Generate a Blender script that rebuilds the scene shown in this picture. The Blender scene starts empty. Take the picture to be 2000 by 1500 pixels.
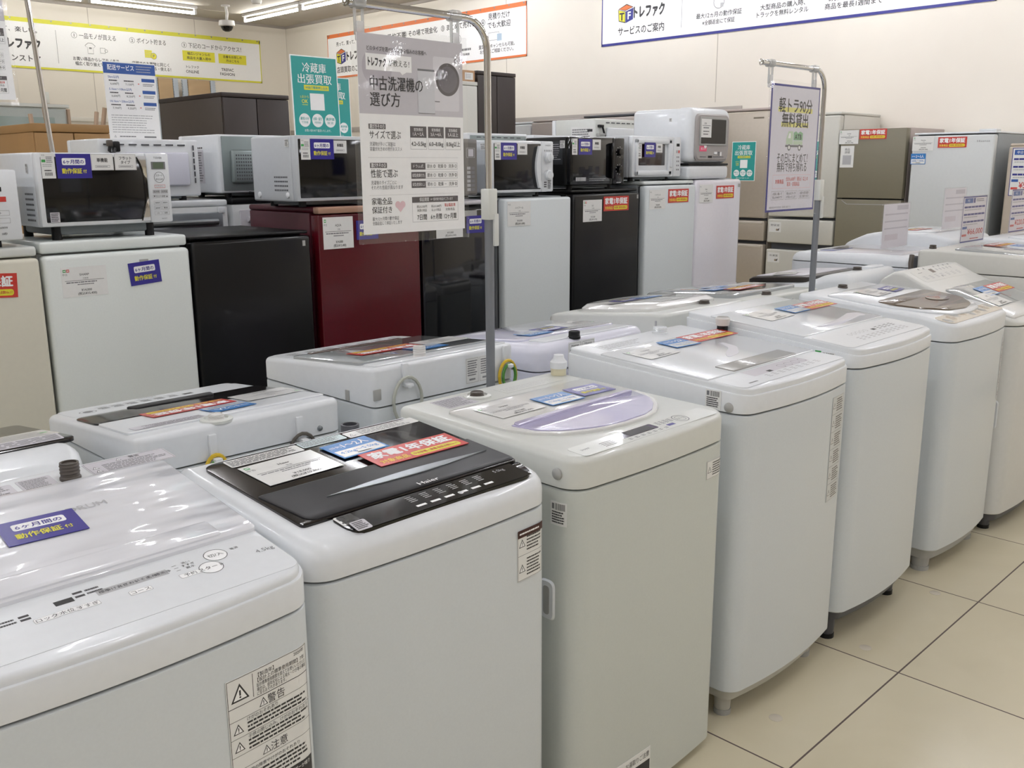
import bpy, bmesh, math, random
from mathutils import Vector, Matrix
from mathutils.geometry import tessellate_polygon
random.seed(7)
SC = bpy.context.scene
COL = SC.collection
PI = math.pi

# ------------------------------------------------------------ camera, world, exposure
cam_d = bpy.data.cameras.new('camera'); cam = bpy.data.objects.new('camera', cam_d); COL.objects.link(cam)
YAW, PITCH, ROLL = 0.78439467, -0.22599459, -0.00559595
fw = Vector((math.cos(YAW)*math.cos(PITCH), math.sin(YAW)*math.cos(PITCH), math.sin(PITCH)))
rt = fw.cross(Vector((0, 0, 1))).normalized(); up = rt.cross(fw)
r2 = math.cos(ROLL)*rt + math.sin(ROLL)*up; u2 = -math.sin(ROLL)*rt + math.cos(ROLL)*up
mw_ = Matrix((r2, u2, -fw)).transposed().to_4x4(); mw_.translation = (0, 0, 1.362)
cam.matrix_world = mw_
cam_d.sensor_width = 36; cam_d.lens = 1843.7*36/2000; cam_d.clip_start = .05; cam_d.clip_end = 60
SC.camera = cam
w = bpy.data.worlds.new('world'); SC.world = w; w.use_nodes = True
w.node_tree.nodes['Background'].inputs[0].default_value = (.9, .95, 1, 1)
w.node_tree.nodes['Background'].inputs[1].default_value = .35
SC.view_settings.view_transform = 'Standard'; SC.view_settings.look = 'None'
SC.view_settings.exposure = 0.0; SC.view_settings.gamma = 1; SC.view_settings.use_curve_mapping = False
TUBE_POWER = 86.0
SC.cycles.max_bounces = 8; SC.cycles.diffuse_bounces = 4; SC.cycles.transparent_max_bounces = 12
SC.cycles.sample_clamp_indirect = 4

# ------------------------------------------------------------ materials
def lin(c):
    c = c.lstrip('#'); o = []
    for i in (0, 2, 4):
        v = int(c[i:i+2], 16)/255; o.append(v/12.92 if v <= .04045 else ((v+.055)/1.055)**2.4)
    return (*o, 1)
MATS = {}
def mat(key, col, rough=.4, metal=0, coat=0, noise=.03, scale=60, bump=0, emit=0, bscale=None, stretch=None, spec=.5, bd=.004):
    if key in MATS: return MATS[key]
    m = bpy.data.materials.new(key); m.use_nodes = True; nt = m.node_tree; N = nt.nodes; L = nt.links
    b = N['Principled BSDF']; c = lin(col)
    b.inputs['Roughness'].default_value = rough; b.inputs['Metallic'].default_value = metal
    b.inputs['Coat Weight'].default_value = coat; b.inputs['Coat Roughness'].default_value = .05
    b.inputs['Specular IOR Level'].default_value = spec
    tc = N.new('ShaderNodeTexCoord'); nz = N.new('ShaderNodeTexNoise'); nz.inputs['Scale'].default_value = scale
    nz.inputs['Detail'].default_value = 2
    src = tc.outputs['Object']
    if stretch:
        mp = N.new('ShaderNodeMapping'); mp.inputs['Scale'].default_value = stretch; L.new(src, mp.inputs[0]); src = mp.outputs[0]
    L.new(src, nz.inputs['Vector'])
    mx = N.new('ShaderNodeMix'); mx.data_type = 'RGBA'
    mx.inputs[6].default_value = (*[max(0, x*(1-noise)) for x in c[:3]], 1); mx.inputs[7].default_value = (*[min(1, x*(1+noise)) for x in c[:3]], 1)
    L.new(nz.outputs['Fac'], mx.inputs[0]); L.new(mx.outputs[2], b.inputs['Base Color'])
    if bump:
        n2 = N.new('ShaderNodeTexNoise'); n2.inputs['Scale'].default_value = bscale or scale; L.new(src, n2.inputs['Vector'])
        bp = N.new('ShaderNodeBump'); bp.inputs['Strength'].default_value = bump; bp.inputs['Distance'].default_value = bd
        L.new(n2.outputs['Fac'], bp.inputs['Height']); L.new(bp.outputs[0], b.inputs['Normal'])
        if coat: L.new(bp.outputs[0], b.inputs['Coat Normal'])
    if emit:
        b.inputs['Emission Color'].default_value = c; b.inputs['Emission Strength'].default_value = emit
    MATS[key] = m; return m
def clear(key, col='FFFFFF', opacity=.1, rough=.08, fmax=.3):
    if key in MATS: return MATS[key]
    m = bpy.data.materials.new(key); m.use_nodes = True; nt = m.node_tree; N = nt.nodes; L = nt.links
    N.remove(N['Principled BSDF']); out = N['Material Output']
    tr = N.new('ShaderNodeBsdfTransparent'); gl = N.new('ShaderNodeBsdfGlossy'); df = N.new('ShaderNodeBsdfDiffuse')
    gl.inputs['Roughness'].default_value = rough; df.inputs[0].default_value = lin(col)
    fr = N.new('ShaderNodeMapRange'); lw = N.new('ShaderNodeLayerWeight'); lw.inputs[0].default_value = .22; L.new(lw.outputs['Facing'], fr.inputs[0]); fr.inputs[3].default_value = .025; fr.inputs[4].default_value = fmax
    nz = N.new('ShaderNodeTexNoise'); nz.inputs['Scale'].default_value = 25
    bp = N.new('ShaderNodeBump'); bp.inputs['Strength'].default_value = .15; bp.inputs['Distance'].default_value = .003
    L.new(nz.outputs['Fac'], bp.inputs['Height']); L.new(bp.outputs[0], gl.inputs['Normal'])
    a = N.new('ShaderNodeMixShader'); a.inputs[0].default_value = opacity; L.new(tr.outputs[0], a.inputs[1]); L.new(df.outputs[0], a.inputs[2])
    c = N.new('ShaderNodeMixShader'); L.new(fr.outputs[0], c.inputs[0]); L.new(a.outputs[0], c.inputs[1]); L.new(gl.outputs[0], c.inputs[2])
    L.new(c.outputs[0], out.inputs[0]); MATS[key] = m; return m
ENAMEL = mat('white_enamel', 'D4D9DB', .28, coat=.2, bump=.02, scale=220)
ENAMELC = mat('cream_enamel', 'CBCFC9', .28, coat=.2, bump=.02, scale=220)
LILACW = mat('cool_white_enamel', 'DEDFEC', .28, coat=.2, bump=.02, scale=220)
PLAST = mat('white_plastic', 'E5E8EB', .3, coat=.3)
PLASTC = mat('cream_plastic', 'DADCD7', .3, coat=.3)
FILM = mat('film_wrapped_plastic', 'E6E7EC', .3, coat=1, bump=1, scale=3, stretch=(1, 4, 1), bd=.014)
GREYP = mat('grey_plastic', 'A9A9A6', .45)
DGREY = mat('dark_grey_plastic', '4A4B50', .45)
DARK = mat('black_plastic', '0F0F11', .4, spec=.3)
BLKG = mat('black_gloss', '070709', .1, coat=.15, spec=.4)
BLKM = mat('black_satin', '222225', .42, spec=.35)
BLKLID = mat('black_lid_gloss', '161212', .15, coat=.3, spec=.4)
BROWNH = mat('dark_hose_plastic', '4B443E', .4)
STEEL = mat('steel', '9A9FA3', .3, metal=.9, bump=.04, scale=60)
GALV = mat('galvanised_steel', '8A9494', .4, metal=.55, noise=.08, scale=14)
CHROME = mat('chrome', 'E2E2E4', .04, metal=1)
POLEG = mat('grey_pole', '808389', .4, metal=.3)
PAPER = mat('paper', 'FAFAFA', .45)
PAPERG = mat('pale_grey_paper', 'CBC8CE', .4)
CARD = mat('laminated_card', 'EDEDEB', .2, coat=.3)
INK = mat('ink_black', '2B2A2C', .5)
INKG = mat('ink_grey', '77777A', .5)
INKL = mat('ink_light_grey', 'B4B4B6', .5)
VIOL = mat('ink_violet', '2B2388', .3, coat=.3)
NAVY = mat('ink_navy', '2A2C80', .4)
BLUE = mat('ink_blue', '2E7CC4', .3, coat=.3)
DBLUE = mat('ink_deep_blue', '2F57A0', .4)
RED = mat('ink_red', 'C8362C', .3, coat=.3)
REDT = mat('ink_red_text', 'C23A34', .5)
YEL = mat('ink_yellow', 'E3DC3A', .4)
YELT = mat('ink_warm_yellow', 'F0D24A', .4)
ORG = mat('ink_orange', 'D9733C', .45)
TEAL = mat('ink_teal', '2A9C97', .35)
GRN = mat('ink_green', '3C9A4C', .5)
PINK = mat('ink_pink', 'E0567A', .4)
PALEP = mat('ink_pale_pink', 'E6C6CC', .5)
PALEG = mat('ink_pale_green', 'C6D8C0', .5)

# ------------------------------------------------------------ mesh building
class G:
    def __init__(s): s.v = []; s.f = []; s.mi = []; s.mats = []
    def m(s, mt):
        if mt not in s.mats: s.mats.append(mt)
        return s.mats.index(mt)
    def add(s, vs, fs, mt, M=None):
        o = len(s.v); k = s.m(mt)
        s.v += [tuple(M @ Vector(p)) for p in vs] if M else [tuple(p) for p in vs]
        s.f += [tuple(i+o for i in f) for f in fs]; s.mi += [k]*len(fs); return s
    def box(s, x0, y0, z0, x1, y1, z1, mt, M=None):
        vs = [(x, y, z) for z in (z0, z1) for y in (y0, y1) for x in (x0, x1)]
        return s.add(vs, [(0, 2, 3, 1), (4, 5, 7, 6), (0, 1, 5, 4), (2, 6, 7, 3), (0, 4, 6, 2), (1, 3, 7, 5)], mt, M)
    def rbox(s, x0, y0, z0, x1, y1, z1, b, mt, seg=2, M=None, only=None):
        bm = bmesh.new(); bmesh.ops.create_cube(bm, size=1)
        for v in bm.verts:
            v.co = ((x0+x1)/2+v.co.x*(x1-x0), (y0+y1)/2+v.co.y*(y1-y0), (z0+z1)/2+v.co.z*(z1-z0))
        ed = bm.edges[:]
        if only is not None:
            ed = [e for e in ed if only((e.verts[0].co-e.verts[1].co).normalized(), (e.verts[0].co+e.verts[1].co)/2)]
        bmesh.ops.bevel(bm, geom=ed, offset=b, segments=seg, affect='EDGES', profile=.5, clamp_overlap=True)
        bm.verts.index_update()
        s.add([v.co[:] for v in bm.verts], [tuple(v.index for v in f.verts) for f in bm.faces], mt, M); bm.free(); return s
    def loft(s, rings, mt, c0=True, c1=True, M=None):
        n = len(rings[0]); vs = [p for r in rings for p in r]; fs = []
        for k in range(len(rings)-1):
            for i in range(n):
                j = (i+1) % n; fs.append((k*n+i, k*n+j, k*n+n+j, k*n+n+i))
        if c0: fs += [tuple(t[::-1]) for t in tessellate_polygon([[Vector(p) for p in rings[0]]])]
        if c1:
            o = (len(rings)-1)*n; fs += [tuple(i+o for i in t) for t in tessellate_polygon([[Vector(p) for p in rings[-1]]])]
        return s.add(vs, fs, mt, M)
    def tube(s, path, r, mt, n=10, M=None, cap=True):
        path = [Vector(p) for p in path]; rings = []; prev = None
        for i, p in enumerate(path):
            t = (path[min(i+1, len(path)-1)]-path[max(i-1, 0)]).normalized()
            a = prev if prev and abs(prev.dot(t)) < .95 else (Vector((0, 0, 1)) if abs(t.z) < .9 else Vector((1, 0, 0)))
            a = (a-t*a.dot(t)).normalized(); prev = a; b = t.cross(a); rr = r[i] if isinstance(r, (list, tuple)) else r
            rings.append([tuple(p+a*math.cos(2*PI*k/n)*rr+b*math.sin(2*PI*k/n)*rr) for k in range(n)])
        return s.loft(rings, mt, cap, cap, M)
    def cyl(s, c, z0, z1, r, mt, n=20, r1=None, M=None):
        return s.tube([(c[0], c[1], z0), (c[0], c[1], z1)], [r, r if r1 is None else r1], mt, n, M)
    def lathe(s, prof, mt, n=24, M=None):
        return s.loft([[(r*math.cos(2*PI*k/n), r*math.sin(2*PI*k/n), z) for k in range(n)] for r, z in prof], mt, True, True, M)
    def prism(s, poly, z0, z1, mt, M=None, bev=0):
        if bev:
            c = (sum(p[0] for p in poly)/len(poly), sum(p[1] for p in poly)/len(poly))
            wd = max(p[0] for p in poly)-min(p[0] for p in poly); hd = max(p[1] for p in poly)-min(p[1] for p in poly)
            ins = [(c[0]+(x-c[0])*(1-2*bev/wd), c[1]+(y-c[1])*(1-2*bev/hd)) for x, y in poly]
            return s.loft([[(x, y, z0) for x, y in poly], [(x, y, z1-bev) for x, y in poly], [(x, y, z1) for x, y in ins]], mt, True, True, M)
        return s.loft([[(x, y, z0) for x, y in poly], [(x, y, z1) for x, y in poly]], mt, True, True, M)
    def mesh(s, name, sm=35):
        me = bpy.data.meshes.new(name); me.from_pydata(s.v, [], s.f)
        for m_ in s.mats: me.materials.append(m_)
        me.polygons.foreach_set('material_index', s.mi)
        if sm is not None:
            bm = bmesh.new(); bm.from_mesh(me); bmesh.ops.recalc_face_normals(bm, faces=bm.faces); bm.to_mesh(me); bm.free()
            me.polygons.foreach_set('use_smooth', [True]*len(s.f)); me.set_sharp_from_angle(angle=math.radians(sm))
        me.update(); return me
def tag(o, label=None, cat=None, group=None, kind=None):
    for k, v in (('label', label), ('category', cat), ('group', group), ('kind', kind)):
        if v: o[k] = v
    return o
def obj(name, g, parent=None, label=None, cat=None, group=None, kind=None, sm=35, M=None):
    o = bpy.data.objects.new(name, g if isinstance(g, bpy.types.Mesh) else g.mesh(name, sm)); COL.objects.link(o)
    if M is not None: o.matrix_world = M
    if parent: o.parent = parent
    return tag(o, label, cat, group, kind)
def thing(name, label, cat, loc=(0, 0, 0), rz=0, group=None):
    o = bpy.data.objects.new(name, None); COL.objects.link(o); o.location = loc; o.rotation_euler = (0, 0, rz)
    o.empty_display_size = .1
    return tag(o, label, cat, group)
def frame(o, x, y):
    x = Vector(x).normalized(); y = Vector(y).normalized(); z = x.cross(y)
    m = Matrix((x, y, z)).transposed().to_4x4(); m.translation = o; return m
def rpoly(pts, r, n=5):
    out = []
    for i, p in enumerate(pts):
        rr = r[i] if isinstance(r, (list, tuple)) else r
        p = Vector(p[:2]); a = Vector(pts[i-1][:2]); b = Vector(pts[(i+1) % len(pts)][:2])
        if rr <= 0: out.append(tuple(p)); continue
        da, db = (a-p), (b-p); rr = min(rr, da.length*.49, db.length*.49)
        s_, e_ = p+da.normalized()*rr, p+db.normalized()*rr
        for k in range(n+1):
            t = k/n; out.append(tuple(s_*(1-t)**2+p*2*t*(1-t)+e_*t*t))
    return out
def rect(x0, y0, x1, y1, r=0): return rpoly([(x0, y0), (x1, y0), (x1, y1), (x0, y1)], r) if r else [(x0, y0), (x1, y0), (x1, y1), (x0, y1)]

# ------------------------------------------------------------ printed sheets
TX = {}
def textgeo(t, bold):
    k = (t, bold)
    if k not in TX:
        cu = bpy.data.curves.new('lettering', 'FONT'); cu.body = t; cu.resolution_u = 2; cu.offset = bold
        o = bpy.data.objects.new('lettering', cu); me = o.to_mesh()
        vs = [(v.co.x, v.co.y) for v in me.vertices]; fs = [tuple(p.vertices) for p in me.polygons]
        o.to_mesh_clear(); bpy.data.objects.remove(o); bpy.data.curves.remove(cu)
        xs = [v[0] for v in vs] or [0, 1]
        TX[k] = (vs, fs, min(xs), max(xs))
    return TX[k]
EPS = .00016
class Sheet(G):
    def __init__(s, w, h, base=PAPER, nx=None, ny=None, t=.0012, r=0, edge=None):
        super().__init__(); s.w, s.h = w, h; s.sx = w/(nx or w); s.sy = h/(ny or h); s.t = t
        if base: s.prism(rect(0, 0, w, h, r), -t, 0, base)
    def poly(s, pts, mt, l=1):
        vs = [(x*s.sx, y*s.sy, l*EPS) for x, y in pts]
        s.add(vs, [tuple(t) for t in tessellate_polygon([[Vector(v) for v in vs]])], mt); return s
    def rect(s, x0, y0, x1, y1, mt, l=1, r=0): return s.poly(rect(x0, y0, x1, y1, r), mt, l)
    def circ(s, x, y, r, mt, l=1, n=20):
        ry = r*s.sx/s.sy
        return s.poly([(x+r*math.cos(2*PI*k/n), y+ry*math.sin(2*PI*k/n)) for k in range(n)], mt, l)
    def box_line(s, x0, y0, x1, y1, wd, mt, l=1):
        wy = wd*s.sx/s.sy
        s.rect(x0, y0, x1, y0+wy, mt, l); s.rect(x0, y1-wy, x1, y1, mt, l); s.rect(x0, y0, x0+wd, y1, mt, l); s.rect(x1-wd, y0, x1, y1, mt, l); return s
    def ring(s, x, y, r, wd, mt, l=1, n=24):
        k_ = s.sx/s.sy; vs = []
        for q in (r, r-wd): vs += [((x+q*math.cos(2*PI*i/n))*s.sx, (y+k_*q*math.sin(2*PI*i/n))*s.sy, l*EPS) for i in range(n)]
        s.add(vs, [(i, (i+1) % n, n+(i+1) % n, n+i) for i in range(n)], mt); return s
    def text(s, t, x, y, size, mt=INK, al='c', w=None, bold=.0, l=2):
        vs, fs, a, b = textgeo(t, 0); k = size*s.sy/.93; kx = k if w is None else w*s.sx/max(b-a, .01)
        x0 = x*s.sx - {'l': a*kx, 'c': (a+b)/2*kx, 'r': b*kx}[al]; y0 = y*s.sy-.36*k
        q = bold*.8; sh = [(0, 0)] if not bold else ([(-q, 0), (q, 0)] if bold < .018 else [(-q, 0), (q, 0), (0, q), (0, -q)])
        for i, (dx, dy) in enumerate(sh): s.add([(x0+(vx+dx)*kx, y0+(vy+dy)*k, (l+.15*i)*EPS) for vx, vy in vs], fs, mt)
        return s
    def lines(s, x0, y0, x1, y1, n, mt=INKG, l=1, fill=.5, dash=True):
        st = (y1-y0)/n
        for i in range(n):
            y = y1-st*(i+.5); x = x0; end = x1-(x1-x0)*random.random()*.25
            while x < end:
                q = min(end, x+(x1-x0)*(random.uniform(.03, .12) if dash else 1)); s.rect(x, y-st*fill/2, q, y+st*fill/2, mt, l); x = q+(x1-x0)*.012
        return s
    def make(s, name, M, parent=None, **k):
        return obj(name, s.mesh(name, None), parent, M=M, **k)

def tri_warn(s, x, y, r, mt=INK, l=2):
    k = s.sx/s.sy
    s.poly([(x-r, y-r*.8*k), (x+r, y-r*.8*k), (x, y+r*k)], mt, l); s.poly([(x-r*.74, y-r*.64*k), (x+r*.74, y-r*.64*k), (x, y+r*.68*k)], PAPER, l+1)
    s.rect(x-r*.09, y-r*.25*k, x+r*.09, y+r*.3*k, mt, l+2); s.rect(x-r*.09, y-r*.5*k, x+r*.09, y-r*.33*k, mt, l+2)
def logo_cube(s, x, y, r, l=2):
    "small box emblem: orange lid, yellow side with T, navy side with F"
    k = s.sx/s.sy
    P = lambda *a: [(x+u*r, y+v*r*k) for u, v in a]
    s.poly(P((-1.05, .5), (-.05, .25), (1.05, .55), (.1, .95)), INK, l); s.poly(P((-.9, .5), (-.05, .32), (.9, .56), (.1, .85)), ORG, l+1)
    s.poly(P((-1.05, .45), (-.02, .2), (-.02, -1.0), (-.95, -.75)), INK, l); s.poly(P((-.97, .38), (-.1, .16), (-.1, -.88), (-.88, -.68)), YEL, l+1)
    s.poly(P((0, .2), (1.05, .48), (1.0, -.7), (0, -1.0)), NAVY, l)
    s.text('T', x-.52*r, y-.28*r*k, r*1.0*k, INK, bold=.04, l=l+2); s.text('F', x+.48*r, y-.24*r*k, r*1.0*k, PAPER, bold=.03, l=l+2)
CARDS = {}
def card(kind, *a):
    key = (kind,)+a
    if key in CARDS: return CARDS[key]
    if kind == 'price':
        brand, p1, p2, col = a; s = Sheet(.15, .10, CARD, 150, 100, t=.0008)
        for i, c in enumerate(col): s.rect(6+11*i, 84, 16+11*i, 93, {'g': GRN, 'r': RED}[c]); s.rect(7.5+11*i, 87, 14.5+11*i, 90, PAPER, 2)
        s.text('中古', 12, 76 if col else 88, 8, INKG); s.text(brand, 75, 74, 10, INK, bold=.01); s.text('冷蔵庫' if col == 'gr' else '家電', 78, 61, 6, INKG)
        s.rect(10, 54, 140, 55.2, INK); s.lines(14, 45, 140, 52, 1, INKG); s.lines(50, 38, 110, 44, 1, INKG)
        s.text(p1, 78, 22, 10, INK, bold=.015); s.text('(税込'+p2+')', 80, 10, 10, INK, bold=.015)
    elif kind == 'six':
        s = Sheet(.105, .074, VIOL, 105, 74, t=.001); s.rect(17, 40, 88, 61, PAPER, 1, 5)
        s.text('6ヶ月間の', 52, 50, 13, VIOL, bold=.025, w=62); s.text('動作保証', 45, 22, 16, YEL, bold=.03, w=60); s.text('付', 84, 21, 11, YEL, bold=.02)
    elif kind == 'year':
        s = Sheet(.205, .072, RED, 205, 72, t=.001); s.text('家電1年保証', 102, 48, 31, PAPER, bold=.05, w=180)
        s.text('対象商品', 42, 15, 16, YELT, bold=.03, w=62); s.rect(80, 6, 194, 25, YEL, 1, 9); s.text('中古家電・家電 取扱点数No.1！', 137, 15.5, 9, REDT, w=104, bold=.03)
    elif kind == 'cap':
        t1, t2 = a; s = Sheet(.105, .074, BLUE, 105, 74, t=.001); s.rect(4, 4, 101, 36, CARD, 1)
        s.text('[目安]', 20, 54, 9, PAPER); s.text(t1, 64, 54, 22, PAPER, bold=.025, w=56); s.text(t2, 52, 24, 14, BLUE, bold=.02, w=84); s.rect(38, 8, 70, 12, INKG)
    elif kind == 'tag':
        t1, t2 = a; s = Sheet(.07, .05, CARD, 70, 50, t=.0008); s.box_line(1, 1, 69, 49, 1, INKL)
        if t2: s.text(t1, 35, 37, 11, INK, bold=.02, w=40); s.text(t2, 35, 24, 11, INK, bold=.02, w=30)
        else: s.text(t1, 35, 31, 13, INK, bold=.03, w=34)
        s.box_line(12, 8, 58, 15, .8, INKG); s.lines(15, 9.5, 55, 13.5, 1, INKG, 2)
    elif kind == 'ticket':
        s = Sheet(.042, .075, CARD, 42, 75, t=.0008); s.text('中古', 8, 69, 5, INKG); s.rect(2, 48, 14, 56, GRN); s.lines(16, 46, 38, 66, 4, INKG); s.lines(4, 34, 38, 44, 2, INKL)
        for i in range(9): s.rect(9+i*2.7, 8, 10.4+i*2.7, 18, INK)
        s.lines(8, 20, 36, 27, 1, INK)
    elif kind == 'code':
        s = Sheet(.05, .05, CARD, 50, 50, t=.0006); s.rect(4, 34, 12, 46, INKG)
        for i in range(12): s.rect(15+i*2.6, 33, 15+i*2.6+random.choice((1, 1.7)), 47, INK)
        s.lines(4, 4, 46, 31, 5, INK, fill=.55)
    elif kind == 'warn':
        n, lit = a; s = Sheet(.075, .05*n, mat('clear_label', 'D9DBDA', .4) if lit else CARD, 75, 50*n, t=.0005); s.box_line(1, 1, 74, 50*n-1, .8, INKL if lit else INKG); ik = mat('ink_brown_grey', '5C5650', .5) if lit else INK
        for i in range(n):
            y = 50*i
            if i: s.rect(1, y, 74, y+.8, INKG)
            tri_warn(s, 13, y+24, 9, ik, 1); s.lines(26, y+6, 70, y+44, 6, ik, fill=.45)
    CARDS[key] = s.mesh(kind+'_card', None); CARDS[key]['dim'] = (s.w, s.h); return CARDS[key]
CNAME = dict(price='price_card', six='warranty_card', year='warranty_card', cap='capacity_card', tag='feature_card', ticket='price_card', code='barcode_sticker', warn='warning_label')
def put(kind_args, F, parent, x=0, y=0, ang=0, sc=(1, 1), label=None, dz=.0014):
    "card with its centre at (x, y) of the face matrix F"
    me = card(*kind_args); w_, h_ = me['dim']
    M = F @ Matrix.Translation((x, y, dz)) @ Matrix.Rotation(math.radians(ang), 4, 'Z') @ Matrix.Diagonal((sc[0], sc[1], 1, 1)) @ Matrix.Translation((-w_/2, -h_/2, 0))
    return obj(CNAME[kind_args[0]], me, parent, M=M, label=label)

def bent(W, me, sc, s0, z, dz=.0012):
    "copy of a flat print bent round the front outline; s0 is the arc length from the middle to its centre"
    w_, h_ = me['dim']; bm = bmesh.new(); bm.from_mesh(me)
    n = max(2, int(w_*sc[0]/.005))
    for k in range(1, n): bmesh.ops.bisect_plane(bm, geom=bm.verts[:]+bm.edges[:]+bm.faces[:], plane_co=(w_*k/n, 0, 0), plane_no=(1, 0, 0), dist=1e-6)
    for v in bm.verts:
        p, nn, _ = W.arc(s0+(v.co.x-w_/2)*sc[0]); q = p+nn*(dz+v.co.z)
        v.co = (q.x, q.y, z+(v.co.y-h_/2)*sc[1])
    m2 = bpy.data.meshes.new(me.name); bm.to_mesh(m2); bm.free()
    for m_ in me.materials: m2.materials.append(m_)
    return m2
def putf(kind_args, W, s0, z, sc=(1, 1), dz=.0012):
    return obj(CNAME[kind_args[0]], bent(W, card(*kind_args), sc, s0, z, dz), W.root)

# ------------------------------------------------------------ the room
FLOOR = bpy.data.materials.new('floor_tiles'); FLOOR.use_nodes = True
def _floor():
    nt = FLOOR.node_tree; N = nt.nodes; L = nt.links; b = N['Principled BSDF']
    tc = N.new('ShaderNodeTexCoord'); sp = N.new('ShaderNodeSeparateXYZ'); L.new(tc.outputs['Object'], sp.inputs[0])
    def mth(op, a, v=None):
        n = N.new('ShaderNodeMath'); n.operation = op
        for i, q in enumerate((a, v)):
            if q is None: continue
            if isinstance(q, (int, float)): n.inputs[i].default_value = q
            else: L.new(q, n.inputs[i])
        return n.outputs[0]
    ds = []
    for ax, o in (('X', 1.809), ('Y', .9125)):
        t = mth('PINGPONG', mth('ADD', sp.outputs[ax], -o+60.4), .302); ds.append(t)
    d = mth('MINIMUM', ds[0], ds[1]); grout = mth('LESS_THAN', d, .0024)
    ix = mth('FLOOR', mth('DIVIDE', mth('ADD', sp.outputs['X'], 58.591), .604)); iy = mth('FLOOR', mth('DIVIDE', mth('ADD', sp.outputs['Y'], 59.4875), .604))
    cb = N.new('ShaderNodeCombineXYZ'); L.new(ix, cb.inputs[0]); L.new(iy, cb.inputs[1])
    wn = N.new('ShaderNodeTexWhiteNoise'); L.new(cb.outputs[0], wn.inputs[0])
    nz = N.new('ShaderNodeTexNoise'); nz.inputs['Scale'].default_value = 3; nz.inputs['Detail'].default_value = 6; nz.inputs['Distortion'].default_value = 1.5
    L.new(tc.outputs['Object'], nz.inputs['Vector'])
    f = mth('ADD', mth('MULTIPLY', nz.outputs['Fac'], .7), mth('MULTIPLY', wn.outputs['Value'], .3))
    cr = N.new('ShaderNodeMix'); cr.data_type = 'RGBA'; cr.inputs[6].default_value = lin('D0C6AA'); cr.inputs[7].default_value = lin('DED5BB'); L.new(f, cr.inputs[0])
    mx = N.new('ShaderNodeMix'); mx.data_type = 'RGBA'; L.new(grout, mx.inputs[0]); L.new(cr.outputs[2], mx.inputs[6]); mx.inputs[7].default_value = lin('5B4E48')
    L.new(mx.outputs[2], b.inputs['Base Color'])
    r = mth('ADD', mth('MULTIPLY', grout, .5), .22); L.new(r, b.inputs['Roughness']); b.inputs['Specular IOR Level'].default_value = .45
_floor()
WALL = mat('cream_wall', 'E8E1D5', .6, noise=.02, scale=5, bump=.04, bscale=300)
CEIL = mat('ceiling_board', 'B9B2A8', .8, noise=.03, scale=8)
SEAM = mat('panel_seam', 'B9B0A4', .7)
TRIMW = mat('white_trim', 'DCD8CF', .5)
TRIMG = mat('grey_trim', 'A8A19A', .5)
XW, YW, ZC, XB, YB = 7.3, 11.5, 3.19, -8.0, -8.0
def struct(name, g, **k): return obj(name, g, kind='structure', **k)
struct('floor', G().box(XB-.1, YB-.1, -.1, XW+.1, YW+.1, 0, FLOOR))
g = G().box(XB-.1, YB-.1, ZC, XW+.1, YW+.1, ZC+.1, CEIL)
for k in range(11): g.box(XB, -7.3+k*1.82, ZC-.003, XW, -7.285+k*1.82, ZC, SEAM)
struct('ceiling', g)
g = G().box(XW, YB, 0, XW+.1, YW+.1, ZC, WALL)
for k in range(-3, 3): g.box(XW-.002, 4.772+2.566*k-.003, 1.9, XW, 4.772+2.566*k+.003, ZC, SEAM)
struct('wall_right', g)
g = G().box(XB, YW, 0, XW, YW+.1, ZC, WALL)
for k in range(-2, 3): g.box(4.70+1.3*k-.003, YW-.002, 1.95, 4.70+1.3*k+.003, YW, ZC, SEAM)
struct('wall_left', g)
struct('wall_front', G().box(XB-.1, YB-.1, 0, XW+.1, YB, ZC, WALL))
struct('wall_back', G().box(XB-.1, YB, 0, XB, YW, ZC, WALL))
g = G().rbox(XW-.012, 4.5, 1.80, XW, YW, 1.86, .003, TRIMG); struct('trim_1', g)
g = G().rbox(XB, YW-.02, 1.90, XW-.012, YW, 1.95, .004, TRIMW)
for k in range(-2, 5): g.box(3.55+1.3*k-.004, YW-.003, .2, 3.55+1.3*k+.004, YW, 1.90, SEAM)
struct('trim_2', g)
struct('trim_3', G().box(XW-.03, YB, ZC-.03, XW, YW, ZC, TRIMG))
struct('trim_4', G().box(XB, YW-.03, ZC-.03, XW-.03, YW, ZC, TRIMG))
struct('baseboard_right', G().box(XW-.01, YB, 0, XW, YW, .08, DGREY))
struct('baseboard_left', G().box(XB, YW-.01, 0, XW-.01, YW, .08, DGREY))

# ------------------------------------------------------------ fluorescent battens
TUBE = mat('fluorescent_tube', 'F6F8FF', .4, noise=0, emit=TUBE_POWER)
LAMPW = mat('batten_white', 'D9D7D4', .4)
def batten(first=[]):
    root = thing('ceiling_light', None, None)
    g = G().rbox(-.03, -.62, -.035, .03, .62, 0, .006, LAMPW); obj('batten', g, root)
    for s in (-1, 1):
        g = G().rbox(-.016, s*.6-.014, -.1, .016, s*.6+.014, -.035, .005, LAMPW); obj('lamp_holder', g, root)
    obj('tube', G().tube([(0, -.585, -.082), (0, .585, -.082)], .0155, TUBE, 10), root)
    return root
def dup(root, loc, rz, label=None, group=None):
    r = root.copy(); COL.objects.link(r); r.location = loc; r.rotation_euler = (0, 0, rz)
    if label: r['label'] = label
    if group: r['group'] = group
    for ch in list(root.children):
        c = ch.copy(); COL.objects.link(c); c.parent = r
        for q in ch.children:
            d = q.copy(); COL.objects.link(d); d.parent = c
    return r
L0 = batten(); L0['category'] = 'ceiling light'; L0['group'] = 'fluorescent tubes on the ceiling'
L0.location = (5.02, 10.73, ZC); L0.rotation_euler = (0, 0, PI/2)
L0['label'] = 'fluorescent tube light running along the left wall above the yellow banner'
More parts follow.
